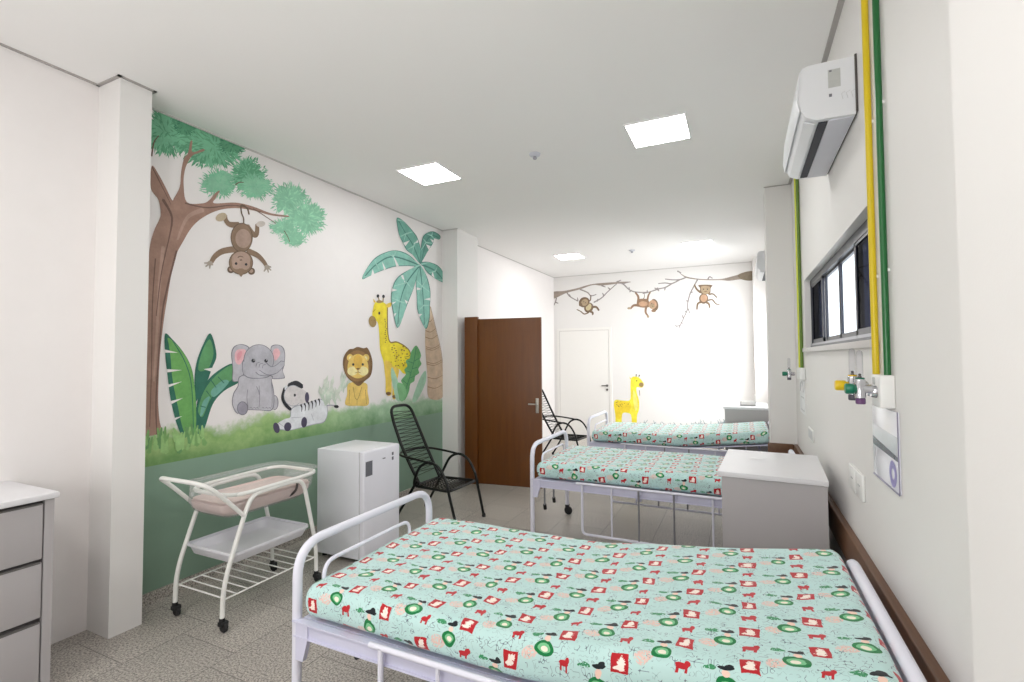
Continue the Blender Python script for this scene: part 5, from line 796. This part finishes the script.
['painted_monkey','painted olive-brown monkey climbing at left of branch',[('S','mw_dark',[(-2.827,2.724),(-2.759,2.764),(-2.746,2.862)],0.0311,0.0222),('S','mw_dark',[(-2.795,2.513),(-2.886,2.484),(-2.966,2.543),(-3.045,2.584)],0.027,0.018),('S','mw_dark',[(-2.727,2.62),(-2.637,2.615),(-2.583,2.547)],0.0485,0.0353),('S','mw_dark',[(-2.795,2.546),(-2.717,2.509),(-2.711,2.465)],0.0487,0.0354),('E','mw_dark',(-2.794,2.612),(0.0851,-0.0431),(-0.0469,-0.0936)),('E','mw_pale',(-2.794,2.623),(0.0487,-0.0247),(-0.0332,-0.0662)),('E','mw_dark',(-2.888,2.727),(0.0972,0.0604),(0.0589,-0.0862)),('E','mw_face',(-2.879,2.722),(0.0636,0.0396),(0.0384,-0.0563)),('E','mw_dark',(-2.964,2.682),(0.0366,-0.0019),(-0.0004,-0.0354)),('E','mw_face',(-2.838,2.746),(0.0317,-0.0017),(-0.0004,-0.0309)),('E','ink',(-2.895,2.736),(0.0091,-0.0005),(-0.0001,-0.0088)),('E','ink',(-2.856,2.712),(0.0091,-0.0005),(-0.0001,-0.0088))]],
['painted_monkey','painted orange-brown monkey swinging sideways in middle of branch',[('S','mw_brown',[(-1.8,2.647),(-1.794,2.774),(-1.848,2.861)],0.0543,0.0292),('S','mw_brown',[(-1.78,2.604),(-1.883,2.61),(-1.947,2.549)],0.0546,0.0336),('E','mw_face',(-1.972,2.559),(0.0377,-0.0018),(-0.0003,-0.0212)),('S','mw_brown',[(-1.625,2.659),(-1.603,2.783),(-1.561,2.854)],0.0412,0.0247),('S','mw_brown',[(-1.636,2.618),(-1.658,2.472),(-1.609,2.387)],0.0496,0.0289),('E','mw_face',(-1.613,2.377),(0.0244,-0.001),(-0.0003,-0.0208)),('S','mw_dark',[(-1.737,2.707),(-1.685,2.742),(-1.674,2.819)],0.0166,0.0104),('F','mw_brown',[(-1.799,2.721),(-1.614,2.711),(-1.596,2.564),(-1.801,2.584)],1),('E','mw_or',(-1.701,2.632),(0.0858,-0.0045),(-0.0007,-0.0503)),('E','mw_dark',(-1.49,2.6),(0.0713,0.0093),(0.0178,-0.1154)),('E','mw_or',(-1.524,2.608),(0.0764,-0.0039),(-0.0013,-0.0873)),('E','mw_face',(-1.535,2.581),(0.0524,-0.0026),(-0.0007,-0.0458)),('E','mw_brown',(-1.506,2.486),(0.0442,-0.002),(-0.0004,-0.0249)),('E','ink',(-1.538,2.629),(0.0081,-0.0004),(-0.0001,-0.0083)),('E','ink',(-1.498,2.615),(0.008,-0.0004),(-0.0001,-0.0083)),('E','mw_dark',(-1.519,2.574),(0.0121,-0.0006),(-0.0001,-0.0083))]],
['painted_monkey','painted tan monkey hanging by one arm at right of branch',[('S','mw_dark',[(-0.653,2.788),(-0.721,2.855),(-0.758,2.942)],0.0406,0.0244),('S','mw_dark',[(-0.509,2.743),(-0.441,2.747),(-0.376,2.677)],0.0318,0.0199),('S','mw_dark',[(-0.53,2.634),(-0.453,2.64),(-0.397,2.565),(-0.337,2.551)],0.0277,0.0198),('S','mw_dark',[(-0.647,2.609),(-0.706,2.581),(-0.723,2.477)],0.0446,0.0284),('S','mw_dark',[(-0.559,2.605),(-0.512,2.56),(-0.504,2.498)],0.044,0.028),('E','mw_dark',(-0.603,2.669),(0.0811,-0.0046),(-0.0017,-0.0959)),('E','mw_or',(-0.599,2.678),(0.058,-0.0033),(-0.0013,-0.0709)),('F','mw_dark',[(-0.68,2.93),(-0.458,2.914),(-0.478,2.86),(-0.499,2.757),(-0.644,2.766),(-0.665,2.872)],1),('F','mw_face',[(-0.642,2.898),(-0.496,2.888),(-0.512,2.768),(-0.624,2.775)],1),('E','ink',(-0.6,2.847),(0.0097,-0.0006),(-0.0002,-0.0104)),('E','ink',(-0.534,2.843),(0.0096,-0.0006),(-0.0002,-0.0104)),('E','mw_brown',(-0.569,2.801),(0.027,-0.0017),(-0.0002,-0.0104))]],
['painted_giraffe','painted plain yellow giraffe beside white door',[('F','gy_yel',[(-1.943,1.198),(-1.845,1.214),(-1.772,1.166),(-1.713,1.073),(-1.751,1.004),(-1.848,1.009),(-1.849,0.898),(-1.81,0.752),(-1.812,0.58),(-1.851,0.455),(-1.866,0.221),(-1.945,0.217),(-1.961,0.426),(-1.997,0.493),(-2.121,0.498),(-2.148,0.392),(-2.163,0.217),(-2.268,0.211),(-2.275,0.436),(-2.305,0.661),(-2.261,0.75),(-2.123,0.742),(-1.994,0.751),(-1.968,0.846),(-1.969,1.069)],1),('F','gy_or',[(-2.287,0.686),(-2.148,0.728),(-1.975,0.697),(-2.002,0.523),(-2.126,0.512),(-2.165,0.391),(-2.253,0.387),(-2.272,0.486)],1),('F','gy_light',[(-1.917,0.946),(-1.862,0.849),(-1.833,0.653),(-1.879,0.552),(-1.92,0.748)],1),('E','gf_muz',(-1.762,1.06),(0.0435,0.0008),(-0.0007,-0.0443)),('S','gf_line',[(-1.859,1.214),(-1.854,1.244)],0.0147,0.0123),('S','gf_line',[(-1.808,1.207),(-1.796,1.235)],0.0147,0.0122),('E','ink',(-1.854,1.249),(0.0122,0.0001),(-0.0002,-0.0124)),('E','ink',(-1.796,1.24),(0.0121,0.0001),(-0.0002,-0.0123)),('F','gy_or',[(-1.956,1.181),(-1.987,1.213),(-1.973,1.156)],1),('E','ink',(-1.846,1.133),(0.0098,0.0001),(-0.0002,-0.0148)),('S','gf_line',[(-1.8,0.949),(-1.792,0.851)],0.0122,0.0098),('E','gf_line',(-2.203,0.619),(0.0075,0.0003),(-0.0001,-0.0075)),('E','gf_line',(-2.229,0.649),(0.0076,0.0003),(-0.0001,-0.0075)),('E','gf_line',(-2.239,0.703),(0.0076,0.0003),(-0.0001,-0.0075)),('E','gf_line',(-1.999,0.716),(0.0074,0.0002),(-0.0001,-0.0074)),('E','gf_line',(-2.093,0.683),(0.0075,0.0003),(-0.0001,-0.0075)),('E','gf_line',(-2.142,0.677),(0.0075,0.0003),(-0.0001,-0.0075)),('E','gf_line',(-2.212,0.634),(0.0075,0.0003),(-0.0001,-0.0075)),('E','gf_line',(-2.238,0.705),(0.0076,0.0003),(-0.0001,-0.0075)),('E','gf_line',(-2.256,0.7),(0.0076,0.0003),(-0.0001,-0.0075)),('E','gf_line',(-2.155,0.628),(0.0075,0.0003),(-0.0001,-0.0075)),('E','gf_line',(-2.161,0.722),(0.0075,0.0002),(-0.0001,-0.0075)),('E','gf_line',(-2.194,0.616),(0.0075,0.0003),(-0.0001,-0.0075)),('E','gf_line',(-2.245,0.658),(0.0076,0.0003),(-0.0001,-0.0075)),('E','gf_line',(-2.163,0.656),(0.0075,0.0003),(-0.0001,-0.0075)),('E','gf_line',(-2.173,0.652),(0.0075,0.0003),(-0.0001,-0.0075)),('E','gf_line',(-2.131,0.659),(0.0075,0.0003),(-0.0001,-0.0075)),('E','gf_line',(-2.025,0.671),(0.0074,0.0003),(-0.0001,-0.0074)),('E','gf_line',(-2.224,0.726),(0.0076,0.0002),(-0.0001,-0.0075)),('E','gf_line',(-2.014,0.682),(0.0074,0.0003),(-0.0001,-0.0074)),('E','gf_line',(-2.211,0.62),(0.0075,0.0003),(-0.0001,-0.0075))]],
['painted_reeds','painted thin grey-green reeds along the floor',[('S','rd_grey',[(-1.026,0.232),(-1.019,0.305),(-1.06,0.352)],0.0139,0.0092),('E','rd_grey',(-1.03,0.314),(0.0194,0.0076),(0.0027,-0.0088)),('S','rd_grey',[(-0.526,0.261),(-0.521,0.354),(-0.518,0.425)],0.0134,0.0089),('S','rd_grey',[(-1.54,0.203),(-1.551,0.287),(-1.496,0.35)],0.0144,0.0096),('E','rd_grey',(-1.523,0.3),(0.0178,0.0131),(0.0052,-0.0077)),('S','rd_grey',[(-0.707,0.25),(-0.709,0.326),(-0.672,0.381)],0.0136,0.009),('E','rd_grey',(-0.725,0.336),(0.0163,-0.0106),(-0.005,-0.0081)),('S','rd_grey',[(-0.974,0.235),(-0.956,0.282),(-0.929,0.305)],0.0138,0.0092),('E','rd_grey',(-0.976,0.285),(0.0178,0.0113),(0.0042,-0.008)),('S','rd_grey',[(-1.276,0.218),(-1.287,0.289),(-1.254,0.338)],0.0141,0.0094),('E','rd_grey',(-1.29,0.298),(0.0187,-0.0082),(-0.0041,-0.0089)),('S','rd_grey',[(-1.14,0.226),(-1.135,0.287),(-1.14,0.325)],0.014,0.0093),('E','rd_grey',(-1.16,0.294),(0.0194,-0.0056),(-0.003,-0.0092)),('S','rd_grey',[(-0.3,0.274),(-0.292,0.381),(-0.31,0.465)],0.0132,0.0088),('E','rd_grey',(-0.29,0.398),(0.0183,-0.004),(-0.0022,-0.009)),('S','rd_grey',[(-1.59,0.2),(-1.594,0.273),(-1.587,0.323)],0.0144,0.0096),('S','rd_grey',[(-0.987,0.234),(-0.975,0.278),(-0.993,0.296)],0.0138,0.0092),('S','rd_grey',[(-1.418,0.21),(-1.421,0.272),(-1.388,0.313)],0.0142,0.0095),('E','rd_grey',(-1.414,0.28),(0.0191,0.0104),(0.0039,-0.0085)),('S','rd_grey',[(-0.694,0.251),(-0.701,0.311),(-0.707,0.347)],0.0136,0.009),('S','rd_grey',[(-1.69,0.194),(-1.7,0.28),(-1.711,0.341)],0.0145,0.0097),('S','rd_grey',[(-0.312,0.273),(-0.295,0.356),(-0.341,0.412)],0.0132,0.0088),('S','rd_grey',[(-1.196,0.222),(-1.186,0.274),(-1.153,0.302)],0.014,0.0093),('E','rd_grey',(-1.205,0.278),(0.0191,-0.0069),(-0.0035,-0.0091)),('S','rd_grey',[(-1.23,0.22),(-1.248,0.273),(-1.276,0.301)],0.0141,0.0094),('S','rd_grey',[(-0.277,0.275),(-0.274,0.383),(-0.317,0.467)],0.0132,0.0088),('E','rd_grey',(-0.262,0.401),(0.0167,-0.0083),(-0.0039,-0.0084)),('S','rd_grey',[(-0.778,0.246),(-0.776,0.298),(-0.778,0.326)],0.0136,0.0091),('S','rd_grey',[(-1.354,0.213),(-1.338,0.302),(-1.386,0.363)],0.0142,0.0094),('E','rd_grey',(-1.335,0.315),(0.02,0.0076),(0.0027,-0.009)),('S','rd_grey',[(-0.334,0.272),(-0.325,0.356),(-0.312,0.417)],0.0132,0.0088),('E','rd_grey',(-0.341,0.367),(0.0181,0.0079),(0.0027,-0.0085)),('S','rd_grey',[(-0.713,0.25),(-0.724,0.344),(-0.672,0.418)],0.0136,0.0091),('S','rd_grey',[(-1.388,0.211),(-1.369,0.275),(-1.38,0.314)],0.0142,0.0095),('S','rd_grey',[(-0.368,0.27),(-0.357,0.377),(-0.372,0.46)],0.0132,0.0088),('S','rd_grey',[(-0.395,0.268),(-0.39,0.366),(-0.406,0.441)],0.0133,0.0088),('E','rd_grey',(-0.383,0.382),(0.019,-0.0008),(-0.0009,-0.0092)),('S','rd_grey',[(-1.747,0.191),(-1.73,0.292),(-1.713,0.368)],0.0145,0.0097),('S','rd_grey',[(-0.381,0.269),(-0.37,0.354),(-0.39,0.415)],0.0132,0.0088),('E','rd_grey',(-0.386,0.366),(0.0186,0.0063),(0.002,-0.0088)),('S','rd_grey',[(-0.348,0.271),(-0.344,0.364),(-0.333,0.434)],0.0132,0.0088),('E','rd_grey',(-0.344,0.378),(0.0182,-0.0047),(-0.0025,-0.0089)),('S','rd_grey',[(-1.149,0.225),(-1.152,0.278),(-1.166,0.307)],0.014,0.0093),('S','rd_grey',[(-1.546,0.202),(-1.552,0.268),(-1.524,0.31)],0.0144,0.0096),('S','rd_grey',[(-0.748,0.248),(-0.751,0.332),(-0.791,0.391)],0.0136,0.0091),('S','rd_grey',[(-1.073,0.229),(-1.066,0.28),(-1.088,0.305)],0.0139,0.0093),('E','rd_grey',(-1.08,0.284),(0.0164,-0.0115),(-0.0054,-0.008)),('S','rd_grey',[(-1.762,0.19),(-1.769,0.271),(-1.792,0.326)],0.0146,0.0097),('S','rd_grey',[(-1.421,0.21),(-1.419,0.296),(-1.398,0.359)],0.0142,0.0095),('E','rd_grey',(-1.421,0.308),(0.0208,-0.0021),(-0.0015,-0.0096)),('S','rd_grey',[(-0.479,0.263),(-0.479,0.334),(-0.443,0.383)],0.0133,0.0089),('S','rd_grey',[(-1.409,0.21),(-1.399,0.279),(-1.418,0.322)],0.0142,0.0095),('S','rd_grey',[(-0.742,0.248),(-0.739,0.335),(-0.722,0.398)],0.0136,0.0091),('E','rd_grey',(-0.73,0.348),(0.0192,0.0062),(0.002,-0.0089)),('S','rd_grey',[(-0.988,0.234),(-0.993,0.292),(-1.022,0.326)],0.0138,0.0092),('E','rd_grey',(-0.984,0.3),(0.0192,0.0082),(0.0029,-0.0087)),('S','rd_grey',[(-1.7,0.194),(-1.707,0.298),(-1.651,0.382)],0.0145,0.0097),('S','rd_grey',[(-1.157,0.225),(-1.141,0.309),(-1.173,0.366)],0.014,0.0093),('E','rd_grey',(-1.149,0.32),(0.0181,-0.0089),(-0.0043,-0.0087)),('S','rd_grey',[(-0.824,0.244),(-0.826,0.321),(-0.81,0.376)],0.0137,0.0091),('E','rd_grey',(-0.826,0.332),(0.0197,0.0046),(0.0013,-0.0092)),('S','rd_grey',[(-1.164,0.224),(-1.152,0.286),(-1.196,0.32)],0.014,0.0093),('E','rd_grey',(-1.174,0.292),(0.0161,-0.0122),(-0.0057,-0.0078)),('S','rd_grey',[(-0.953,0.236),(-0.94,0.281),(-0.915,0.302)],0.0138,0.0092),('S','rd_grey',[(-1.204,0.222),(-1.21,0.298),(-1.239,0.35)],0.014,0.0094),('S','rd_grey',[(-0.493,0.262),(-0.479,0.332),(-0.536,0.374)],0.0133,0.0089),('E','rd_grey',(-0.513,0.339),(0.0175,0.0101),(0.0037,-0.0081)),('S','rd_grey',[(-1.511,0.204),(-1.517,0.303),(-1.541,0.378)],0.0143,0.0096),('E','rd_grey',(-1.518,0.318),(0.0184,-0.0096),(-0.0047,-0.0087)),('S','rd_grey',[(-0.826,0.243),(-0.819,0.29),(-0.822,0.312)],0.0137,0.0091),('S','rd_grey',[(-0.946,0.237),(-0.934,0.309),(-0.943,0.357)],0.0138,0.0092),('S','rd_grey',[(-1.037,0.231),(-1.04,0.303),(-1.044,0.35)],0.0139,0.0093),('S','rd_grey',[(-0.666,0.253),(-0.65,0.326),(-0.664,0.375)],0.0135,0.009),('S','rd_grey',[(-0.702,0.251),(-0.694,0.359),(-0.706,0.444)],0.0135,0.009),('S','rd_grey',[(-0.825,0.244),(-0.812,0.321),(-0.859,0.371)],0.0137,0.0091),('E','rd_grey',(-0.841,0.33),(0.0169,0.0125),(0.0047,-0.0076)),('S','rd_grey',[(-1.683,0.195),(-1.692,0.256),(-1.722,0.291)],0.0145,0.0097),('S','rd_grey',[(-0.813,0.244),(-0.795,0.331),(-0.786,0.395)],0.0136,0.0091),('S','rd_grey',[(-1.729,0.192),(-1.711,0.266),(-1.73,0.315)],0.0145,0.0097),('E','rd_grey',(-1.715,0.276),(0.0215,0.0035),(0.0009,-0.0097)),('S','rd_grey',[(-0.922,0.238),(-0.93,0.294),(-0.961,0.324)],0.0138,0.0092),('S','rd_grey',[(-0.321,0.272),(-0.31,0.381),(-0.277,0.467)],0.0132,0.0088),('E','rd_grey',(-0.327,0.397),(0.0156,-0.0107),(-0.0049,-0.0079)),('S','rd_grey',[(-0.836,0.243),(-0.852,0.314),(-0.861,0.363)],0.0137,0.0091),('S','rd_grey',[(-0.642,0.254),(-0.631,0.356),(-0.654,0.433)],0.0135,0.009),('E','rd_grey',(-0.624,0.372),(0.0149,-0.0124),(-0.0056,-0.0075)),('S','rd_grey',[(-1.01,0.233),(-1.005,0.284),(-1.005,0.311)],0.0138,0.0092),('E','rd_grey',(-1.021,0.288),(0.0201,0.0045),(0.0013,-0.0093)),('S','rd_grey',[(-0.818,0.244),(-0.816,0.291),(-0.773,0.317)],0.0137,0.0091),('S','rd_grey',[(-1.371,0.212),(-1.384,0.274),(-1.345,0.314)],0.0142,0.0095),('S','rd_grey',[(-1.496,0.205),(-1.491,0.274),(-1.486,0.319)],0.0143,0.0095),('E','rd_grey',(-1.504,0.283),(0.0209,0.0055),(0.0018,-0.0094)),('S','rd_grey',[(-0.257,0.276),(-0.256,0.35),(-0.258,0.401)],0.0131,0.0088),('E','rd_grey',(-0.26,0.36),(0.0175,0.0091),(0.0032,-0.0082)),('S','rd_grey',[(-1.261,0.219),(-1.265,0.278),(-1.215,0.316)],0.0141,0.0094),('E','rd_grey',(-1.267,0.285),(0.0202,-0.0036),(-0.0022,-0.0094)),('S','rd_grey',[(-1.145,0.225),(-1.138,0.292),(-1.186,0.332)],0.014,0.0093),('S','rd_grey',[(-1.611,0.199),(-1.598,0.274),(-1.558,0.326)],0.0144,0.0096),('S','rd_grey',[(-1.498,0.205),(-1.505,0.268),(-1.461,0.31)],0.0143,0.0096),('E','rd_grey',(-1.511,0.276),(0.0208,-0.003),(-0.002,-0.0096)),('S','rd_grey',[(-0.781,0.246),(-0.781,0.315),(-0.734,0.362)],0.0136,0.0091),('S','rd_grey',[(-0.343,0.271),(-0.343,0.348),(-0.354,0.402)],0.0132,0.0088),('S','rd_grey',[(-0.612,0.256),(-0.61,0.326),(-0.588,0.375)],0.0135,0.009)]]]]
def paint(wall, figs, root):
    nrm = 1 if wall == 'G' else -1
    base = XL if wall == 'G' else YB
    def P3(a, b, off):
        return (base+off, a, b) if wall == 'G' else (a, base-off, b)
    off = .0006
    for fi, (name, label, shapes) in enumerate(figs):
        mats = []; mb = MB()
        def use(m):
            if m not in mats: mats.append(m)
            mb.m = mats.index(m)
        def poly(pts):
            tris = tessellate_polygon([[Vector((p[0], p[1], 0)) for p in pts]])
            mb.add([P3(p[0], p[1], off) for p in pts], [tuple(t) for t in tris])
        for sh in shapes:
            off += .000008
            if sh[0] == 'F':
                use(sh[1]); pts = [Vector((p[0], p[1], 0)) for p in sh[2]]
                poly(spline(pts, 5, True) if sh[3] and len(pts) > 3 else pts)
            elif sh[0] == 'E':
                use(sh[1]); c, e, f = sh[2:5]; n = 28
                poly([(c[0]+e[0]*math.cos(2*PI*k/n)+f[0]*math.sin(2*PI*k/n), c[1]+e[1]*math.cos(2*PI*k/n)+f[1]*math.sin(2*PI*k/n)) for k in range(n)])
            elif sh[0] == 'S':
                use(sh[1]); pts = spline([Vector((p[0], p[1], 0)) for p in sh[2]], 6) if len(sh[2]) > 2 else [Vector((p[0], p[1], 0)) for p in sh[2]]
                n = len(pts); L = []; Rr = []
                for i, p in enumerate(pts):
                    d = (pts[min(n-1, i+1)]-pts[max(0, i-1)]); d = d.normalized() if d.length > 0 else Vector((1, 0, 0)); q = Vector((-d.y, d.x, 0))
                    w = (sh[3]+(sh[4]-sh[3])*i/(n-1))/2; L.append(p+q*w); Rr.append(p-q*w)
                # round ends
                d0 = (pts[0]-pts[1]).normalized()*sh[3]*.4; d1 = (pts[-1]-pts[-2]).normalized()*sh[4]*.4
                vs = [P3(p.x, p.y, off) for p in L]+[P3(p.x, p.y, off) for p in Rr]+[P3(*(pts[0]+d0)[:2], off), P3(*(pts[-1]+d1)[:2], off)]
                mb.add(vs, [(i, i+1, n+i+1, n+i) for i in range(n-1)]+[(2*n, 0, n), (n-1, 2*n+1, 2*n-1)])
            elif sh[0] == 'L':
                ms, c, e, f, cnt, seed, ln = sh[1:8]; rn = random.Random(seed)
                rad = .5*(math.hypot(*e)+math.hypot(*f)); st = rad*.42
                use(ms[0]); n = 46; ph = rn.uniform(0, 9); pts = []
                for k in range(n):
                    a = 2*PI*k/n; w = .74+.08*math.sin(3*a+ph)+.06*math.sin(7*a+2*ph)+rn.uniform(-.06, .06)
                    pts.append((c[0]+w*(e[0]*math.cos(a)+f[0]*math.sin(a)), c[1]+w*(e[1]*math.cos(a)+f[1]*math.sin(a))))
                use(ms[1]); poly(pts)
                for k in range(cnt*2):
                    off += .0000006
                    use(rn.choice(ms)); a = rn.uniform(0, 2*PI); q = math.sqrt(rn.random())
                    if k % 2: q = rn.uniform(.62, .85)
                    x = c[0]+q*(e[0]*math.cos(a)+f[0]*math.sin(a)); y = c[1]+q*(e[1]*math.cos(a)+f[1]*math.sin(a))
                    th = math.atan2(y-c[1], x-c[0])+rn.uniform(-.5, .5); l = st*rn.uniform(.5, 1.0); w = st*rn.uniform(.05, .10)
                    dx, dy = math.cos(th), math.sin(th)
                    poly([(x-dx*l*.5, y-dy*l*.5), (x-dy*w, y+dx*w), (x+dx*l*.5, y+dy*l*.5), (x+dy*w, y-dx*w)])
        o = mb.build(name, mats, root, smooth=False, label=label, keep=True)
g_root = thing('wall_mural', 'jungle mural on the left wall with tree, elephant, zebra, lion and palm', 'mural', (0, 0, 0))
paint('G', MURAL[0], g_root)
b_root = thing('wall_mural', 'mural on the back wall with three monkeys on a branch and a yellow giraffe', 'mural', (0, 0, 0))
paint('B', MURAL[1], b_root)
# ------------------------------------------------------------------ daylight and lamps
def lights():
    w = D.worlds.new('daylight'); SC.world = w; w.use_nodes = True; nt = w.node_tree
    bg = nt.nodes['Background']; bg.inputs['Color'].default_value = (.93, .97, 1, 1); bg.inputs['Strength'].default_value = 2.2
    def area(name, loc, rot, sx, sy, p, c=(1, 1, 1)):
        l = D.lights.new(name, 'AREA'); l.shape = 'RECTANGLE'; l.size = sx; l.size_y = sy; l.energy = p; l.color = c
        o = D.objects.new(name, l); COL.objects.link(o); o.location = loc; o.rotation_euler = rot; return o
    # daylight pouring through the far window, hidden behind the pillar
    o = area('daylight_far_window', (XR+.35, 8.0, 2.2), (0, 0, 0), 1.9, 1.0, 135, (1, .99, .98))
    o.rotation_euler = Vector((-.72, .42, -.55)).to_track_quat('-Z', 'Y').to_euler()
    # unseen fill lamp, added and aimed up to brighten the ceiling
    o = area('ceiling_fill', (-.9, -.9, 1.75), (0, 0, 0), .4, .4, 34, (1, .99, .98))
    o.rotation_euler = Vector((-.12, .75, 1)).to_track_quat('-Z', 'Y').to_euler()
    area('daylight_near_window', (XR+.45, 3.47, 2.0), (0, PI/2, 0), .5, 2.2, 22, (.97, .99, 1))
    # ceiling panels of the room behind the camera
    area('ceiling_lamp', (-2.55, -.4, H-.02), (0, 0, 0), .42, .42, 20, (1, .98, .95))
    area('ceiling_lamp', (-.55, -.5, H-.02), (0, 0, 0), .42, .42, 14, (1, .98, .95))
    # fill lamp added behind the camera; the wall there has no opening
    area('rear_fill', (-1.9, YF+.05, 1.4), (PI/2, 0, 0), 2.4, 1.6, 28, (.96, .98, 1))
lights()
# ------------------------------------------------------------------ camera
cam = D.cameras.new('camera'); cam.sensor_width = 36; cam.lens = 36*487.69/1024; cam.clip_start = .02
co = D.objects.new('camera', cam); COL.objects.link(co)
yaw, pitch, roll = .4384, .0342, -.0059
F = Vector((-math.sin(yaw)*math.cos(pitch), math.cos(yaw)*math.cos(pitch), math.sin(pitch))); Rt = Vector((math.cos(yaw), math.sin(yaw), 0)); U = Rt.cross(F)
R2 = Rt*math.cos(roll)+U*math.sin(roll); U2 = U*math.cos(roll)-Rt*math.sin(roll)
mw = Matrix((R2, U2, -F)).transposed().to_4x4(); mw.translation = Vector((0, 0, 1.5988)); co.matrix_world = mw
SC.camera = co
SC.view_settings.view_transform = 'Standard'; SC.view_settings.look = 'None'; SC.view_settings.exposure = 0.05; SC.view_settings.gamma = 1.0
SC.cycles.max_bounces = 10; SC.cycles.diffuse_bounces = 6; SC.cycles.transparent_max_bounces = 12; SC.cycles.sample_clamp_indirect = 6
